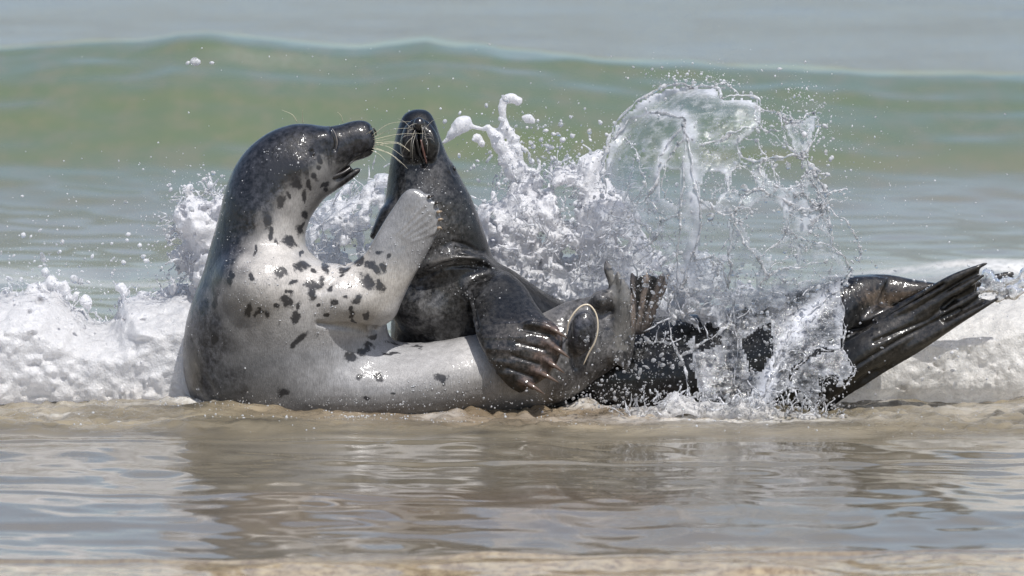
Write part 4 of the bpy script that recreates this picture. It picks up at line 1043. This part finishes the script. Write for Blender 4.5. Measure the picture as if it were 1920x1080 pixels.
# --- strings of foam round the edges of the white water
def strings(name, regs, mat, label, seed):
    rg = random.Random(seed); b = bmesh.new()
    for (n, pl, Y, sY, L, r, ang, spread) in regs:
        n = int(n*.34); r *= .8
        for _ in range(n):
            k = rg.randrange(len(pl)-1); u = rg.random()
            x = pl[k][0]*(1-u)+pl[k+1][0]*u+rg.gauss(0, spread); y = pl[k][1]*(1-u)+pl[k+1][1]*u+rg.gauss(0, spread)
            a = ang+rg.gauss(0, .7); l = L*rg.uniform(.3, 1.2); yy = Y+rg.gauss(0, sY); pts = []
            for j in range(5):
                pts.append((x, y, yy, r*rg.uniform(.35, 1.3))); a += rg.gauss(0, .28)
                x += math.cos(a)*l/4; y -= math.sin(a)*l/4; yy += rg.gauss(0, .004)
            chain(b, pts, 3, 6)
            if rg.random() < .6: drops_w.append((x, y, yy, r*rg.uniform(.8, 2.0)))
    bmesh.ops.recalc_face_normals(b, faces=b.faces[:])
    me = bpy.data.meshes.new(name); b.to_mesh(me); b.free()
    tag(link(name, me, mat), label, 'foam', kind='stuff')
drops_w = []
strings('foam_strings', [
  (150, [(0,552),(80,545),(130,570),(160,600),(205,605),(235,560),(300,556),(345,545)], .26, .05, 26, 1.7, 1.5, 7),
  (110, [(330,388),(370,368),(415,362)], .24, .04, 30, 1.8, 1.9, 9), (110, [(322,404),(340,450),(350,500),(345,545)], .24, .04, 28, 1.9, 2.8, 13),
  (120, [(893,420),(905,388),(950,352),(985,330),(1030,325),(1078,318),(1120,290)], .36, .05, 30, 2.0, 1.5, 9),
  (150, [(1040,345),(1090,360),(1080,430),(1050,440),(1035,390)], .36, .05, 30, 1.9, 0.5, 12),
  (160, [(960,400),(1000,450),(1060,480),(1120,520)], .22, .05, 36, 2.0, 1.0, 26),
  (220, [(1140,350),(1185,375),(1210,430),(1262,482),(1290,560)], .12, .08, 34, 1.8, .8, 22),
  (200, [(1150,430),(1200,480),(1250,520),(1330,520)], .05, .06, 36, 1.9, .9, 24),
  (140, [(580,420),(640,370),(700,345)], .30, .05, 36, 1.7, 1.0, 26), (80, [(600,470),(690,440)], .27, .04, 36, 1.6, .6, 26),
  (260, [(1180,775),(1260,745),(1400,755),(1560,775)], -.26, .03, 24, 1.8, 1.5, 9),
  (60, [(1270,600),(1330,600),(1420,570),(1520,540)], -.08, .03, 30, 1.5, .6, 12),
  (60, [(1400,760),(1440,720),(1470,650),(1540,570)], -.20, .015, 30, 1.5, 1.0, 12),
  (24, [(1180,690),(1240,640),(1300,660),(1380,600)], -.19, .02, 34, 1.4, .6, 22),
 ], M_DROP, 'fine strings of foam fringing the white water round both seals', 77)
# --- drops
ICO = bmesh.new(); bmesh.ops.create_icosphere(ICO, subdivisions=1, radius=1.0)
IV = np.array([v.co[:] for v in ICO.verts]); IF = np.array([[v.index for v in f.verts] for f in ICO.faces]); ICO.free()
ICO = bmesh.new(); bmesh.ops.create_icosphere(ICO, subdivisions=2, radius=1.0)
IV2 = np.array([v.co[:] for v in ICO.verts]); IF2 = np.array([[v.index for v in f.verts] for f in ICO.faces]); ICO.free()
def drop_mesh(name, D, mat, label, seed=1):
    rg = np.random.default_rng(seed); D = np.array(D, float); vs = []; fs = []; n = 0
    for big in (False, True):
        d = D[(D[:, 3] > 3.2) == big]
        if not len(d): continue
        iv, jf = (IV2, IF2) if big else (IV, IF)
        C = W(d[:, 0], d[:, 1], d[:, 2]); R = d[:, 3]*PX*(1+d[:, 2]/20)
        st = np.exp(.28*rg.normal(size=(len(d), 3)))*R[:, None]
        a = rg.uniform(-.9, .9, len(d)); ca, sa = np.cos(a), np.sin(a)
        L = iv[None]*st[:, None]
        if big: L = L*(1+.22*noise3(iv[None, :, 0]*1.4+rg.uniform(0, 50, (len(d), 1)), iv[None, :, 1]*1.4, iv[None, :, 2]*1.4, 7)[..., None])
        x = L[..., 0]*ca[:, None]+L[..., 2]*sa[:, None]; z = -L[..., 0]*sa[:, None]+L[..., 2]*ca[:, None]
        V = np.stack([x, L[..., 1], z], -1)+C[:, None]
        vs.append(V.reshape(-1, 3)); fs.append((jf[None]+(np.arange(len(d))*len(iv))[:, None, None]+n).reshape(-1, 3)); n += len(d)*len(iv)
    me = mesh_np(name, np.concatenate(vs), None, np.concatenate(fs))
    return tag(link(name, me, mat), label, 'spray', kind='stuff')
def cloud_(n, cx, cy, sx, sy, Y, sY, r, rmax=4.5, up=0):
    out = []
    for _ in range(n):
        x = cx+rng.normal()*sx; y = cy+rng.normal()*sy
        out.append((x, y, Y+rng.normal()*sY, min(rmax, .45+rng.exponential(r))))
    return out
S = []
S += cloud_(420, 170, 520, 130, 42, .25, .10, .75); S += cloud_(260, 330, 440, 40, 60, .25, .08, 1.0); S += cloud_(160, 60, 500, 70, 45, .3, .1, .8)
S += cloud_(90, 385, 345, 30, 18, .25, .05, 1.1)
S += cloud_(420, 1010, 290, 55, 48, .36, .06, 1.0); S += cloud_(240, 1060, 380, 55, 45, .33, .05, 1.3); S += cloud_(120, 900, 300, 50, 50, .36, .06, 1.1)
S += cloud_(240, 1090, 450, 60, 55, .25, .05, 1.3); S += cloud_(300, 1180, 430, 55, 60, .2, .06, 1.2); S += cloud_(200, 960, 470, 50, 60, .28, .05, 1.2)
S += cloud_(160, 1500, 190, 30, 22, .1, .06, .7, 3); S += cloud_(90, 1540, 250, 18, 30, .1, .05, .7); S += cloud_(90, 1600, 300, 60, 60, .1, .1, .6)
S += cloud_(160, 1290, 145, 60, 12, .1, .05, .6, 2.6)
S += cloud_(500, 1375, 440, 100, 70, -.1, .05, .9, 4); S += cloud_(330, 1335, 330, 22, 55, -.02, .03, .7, 2)
S += cloud_(420, 1400, 540, 110, 30, -.1, .04, 1.1, 4.5); S += cloud_(620, 1400, 650, 95, 60, -.17, .03, .65, 4); S += cloud_(260, 1470, 600, 50, 45, -.17, .03, .8, 4.5); S += cloud_(340, 700, 752, 230, 9, -.27, .05, .5, 2.2); S += cloud_(260, 1130, 735, 60, 18, -.27, .04, .8, 3)
S += cloud_(420, 1330, 755, 110, 16, -.24, .04, .9, 4); S += cloud_(300, 1480, 762, 60, 16, -.24, .03, 1.0, 4.5); S += cloud_(240, 1200, 690, 45, 40, -.2, .04, 1.1, 4)
S += cloud_(200, 1240, 540, 30, 40, -.05, .03, 1.2, 4); S += cloud_(150, 1190, 650, 35, 35, -.15, .04, .7, 3)
S += cloud_(160, 1870, 535, 24, 16, .05, .03, 1.0, 3.5); S += cloud_(120, 1790, 660, 90, 60, .15, .05, .8, 3.5)
S += cloud_(120, 640, 440, 45, 40, .3, .05, .8, 3); S += cloud_(60, 720, 250, 60, 60, .25, .1, .5, 2); S += cloud_(40, 700, 130, 200, 60, .6, .3, .5, 1.6)
S += cloud_(160, 1650, 420, 130, 70, .5, .3, .45, 1.8); S += cloud_(200, 200, 400, 160, 60, .5, .3, .45, 1.8)
for x, y, r in ((85,511,9),(140,524,8),(150,528,5),(80,483,6),(44,441,5),(232,492,5),(18,522,5),(40,524,4),(275,489,6),(318,480,5),(262,460,4),(834,228,6),(912,198,5),(862,212,4),(887,262,4),
                (917,297,5),(861,292,4),(947,185,6),(1000,275,5),(1015,262,5),(1030,275,6),(995,268,5),(1047,252,5),(1055,262,5),(1023,245,4),(1074,322,5),(963,315,4),(934,345,4),(948,338,4),
                (1395,352,6),(1478,312,6),(1332,407,7),(1368,395,4),(1369,370,4),(1552,327,5),(1535,320,4),(1508,252,5),(1547,236,4),(1557,299,4),(1460,395,4),(1437,368,4),
                (1465,687,7),(1335,670,6),(1213,637,6),(1410,700,5),(1440,600,6),(1435,615,5),(1375,613,5),(1350,622,6),(1575,720,5),(1500,745,6),(1452,640,5),(352,118,5),(366,116,7),(397,118,4)):
    Y = .3 if x < 1100 else float(crown_y(np.array([x]), np.array([y]))[0])-.02
    if y < 130: Y = .3
    S.append((x, y, Y, r))
S = [s for s in S if s[1] < 795 and W(s[0], s[1], s[2])[2] > -.02]
# nothing hangs inside a seal's outline in front of it, except over the dark flank
def keep(s):
    x, y, Y, r = s
    if Y < 0 or x > 1230: return True
    return True
S += drops_w
drop_mesh('clear_drops', [s for s in S if s[2] < -.06], M_CLEAR, 'clear beads of water flying in front of the dark flank', 4)
S = [s for s in S if s[2] >= -.06]
for (n, cx, cy, sx, sy, Y, sY) in ((2600, 1130, 400, 80, 75, .22, .08), (1500, 980, 350, 60, 60, .3, .07), (900, 340, 470, 34, 60, .22, .06), (1300, 150, 560, 130, 26, .2, .08),
        (1500, 1400, 520, 110, 60, .02, .05), (1300, 1420, 300, 110, 90, .05, .07), (700, 640, 420, 50, 45, .26, .05), (900, 1330, 560, 80, 40, -.03, .04), (700, 1800, 560, 90, 40, .25, .1)):
    m = np.stack([cx+rng.normal(size=n)*sx, cy+rng.normal(size=n)*sy, Y+rng.normal(size=n)*sY, rng.uniform(.28, .75, n)], 1)
    S += [tuple(q) for q in m if q[1] < 770]
drop_mesh('spray_drops', S, M_DROP, 'loose drops of spray hanging in the air round the seals', 2)
drop_mesh('thread_drops', drops, M_WATER, 'beads of water clinging to the threads of the dome', 3)

# --- small beads added on wet fur and torn water to make sun glints: each one catches the sun
t = NT('glint_water'); t.set(Base_Color=(.55, .56, .58), Roughness=.10, IOR=1.5, Coat_Weight=1.0, Coat_Roughness=.06, Alpha=.75)
M_BEAD = t.m
def beads(name, C, R, label, cat, rg):
    st = R[:, None]*np.exp(.25*rg.normal(size=(len(R), 3)))
    V = IV[None]*st[:, None]+C[:, None]
    me = mesh_np(name, V.reshape(-1, 3), None, (IF[None]+(np.arange(len(R))*len(IV))[:, None, None]).reshape(-1, 3))
    tag(link(name, me, M_BEAD), label, cat, kind='stuff')
rg = np.random.default_rng(41); CC = []; RR = []
for V_, cl in ((PALE_V, [(470,525,42,55,190),(515,285,22,10,26),(540,300,40,30,30),(640,515,30,26,60),(590,560,60,40,50),(850,722,70,12,70),(790,470,16,40,22),(800,410,14,22,18),(560,640,160,70,60),(720,470,30,60,24),(430,400,30,90,40),(1110,640,40,60,30),(770,725,40,8,30)]),
               (DARK_V, [(785,315,14,16,26),(805,352,22,7,34),(825,470,25,30,24),(880,500,30,10,40),(1000,600,25,10,24),(960,640,30,30,34),(930,680,22,22,14),(840,400,40,60,40),(1735,540,20,6,14),(1550,600,30,60,60),(860,545,20,12,16),(900,560,40,30,20),(790,250,16,22,18)])):
    P_, x_, y_, n_ = V_; ok = np.nonzero((n_[:, 1] < -.1))[0]; xo, yo = x_[ok], y_[ok]
    for (cx, cy, sx, sy, n) in cl:
        w_ = np.exp(-((xo-cx)/sx)**2-((yo-cy)/sy)**2)*(.15+np.clip(noise2(xo*.11, yo*.07, 431), 0, 1)**1.5)
        dep = P_[ok, 1]; w_ = w_*(w_ > .02)
        if w_.sum() <= 0: continue
        k = rg.choice(len(ok), n, p=w_/w_.sum()); CC.append(P_[ok][k]+n_[ok][k]*.0004); RR.append(PX*np.minimum(2.0, .45+rg.exponential(.38, n)))
beads('fur_glint_beads', np.concatenate(CC), np.concatenate(RR), 'beads added to make sun glints on the wet fur of both seals', 'glint beads', rg)
n = 1500
bx = np.concatenate([rg.uniform(-1.45, 1.45, 500), rg.normal(-1.0, .3, 330), rg.normal(.05, .35, 370), rg.normal(-.4, .12, 120), rg.normal(.45, .3, 180)])
by = np.concatenate([rg.uniform(-.55, .1, 500), rg.normal(-.15, .12, 330), rg.normal(-.30, .1, 370), rg.normal(-.36, .05, 120), rg.normal(-.3, .1, 180)])
kk = noise2(bx*9, by*14, 441) > -.05; bx, by = bx[kk], by[kk]
bz = sea_height(bx, by)
beads('sea_glint_beads', np.stack([bx, by, bz+.0006], 1), PX*np.minimum(2.6, .5+rg.exponential(.55, len(bx))), 'beads added to make sun glints on the churned sandy water', 'bubbles', rg)

# --- bubbles crowding the skin of every foam bank
rg = np.random.default_rng(43); CC = []; RR = []
for o in list(scene.objects):
    if o.type == 'MESH' and o.name.split('.')[0] in ('breaking_foam', 'splash_foam', 'splash_plume', 'lacy_foam', 'back_foam', 'waterline_froth'):
        P_ = coords(o.data); n_ = normals(o.data); ok = np.nonzero((n_[:, 1] < .15) & (np.abs(P_[:, 0]) < 1.5) & (P_[:, 2] > -.03))[0]
        w_ = .12+np.clip(noise3(P_[ok, 0]*14, P_[ok, 1]*14, P_[ok, 2]*14, 451), 0, 1)**1.3
        n = min(4200, len(ok)//14); k = rg.choice(len(ok), n, p=w_/w_.sum())
        CC.append(P_[ok][k]+n_[ok][k]*rg.exponential(.0018, (n, 1))); RR.append(PX*np.minimum(3.2, .45+rg.exponential(.6, n)))
C_ = np.concatenate(CC); R_ = np.concatenate(RR)
st = R_[:, None]*np.exp(.25*rg.normal(size=(len(R_), 3))); V = IV[None]*st[:, None]+C_[:, None]
me = mesh_np('foam_bubbles', V.reshape(-1, 3), None, (IF[None]+(np.arange(len(R_))*len(IV))[:, None, None]).reshape(-1, 3))
tag(link('foam_bubbles', me, M_DROP), 'fine bubbles and droplets crowding the skin of the white foam', 'foam', kind='stuff')
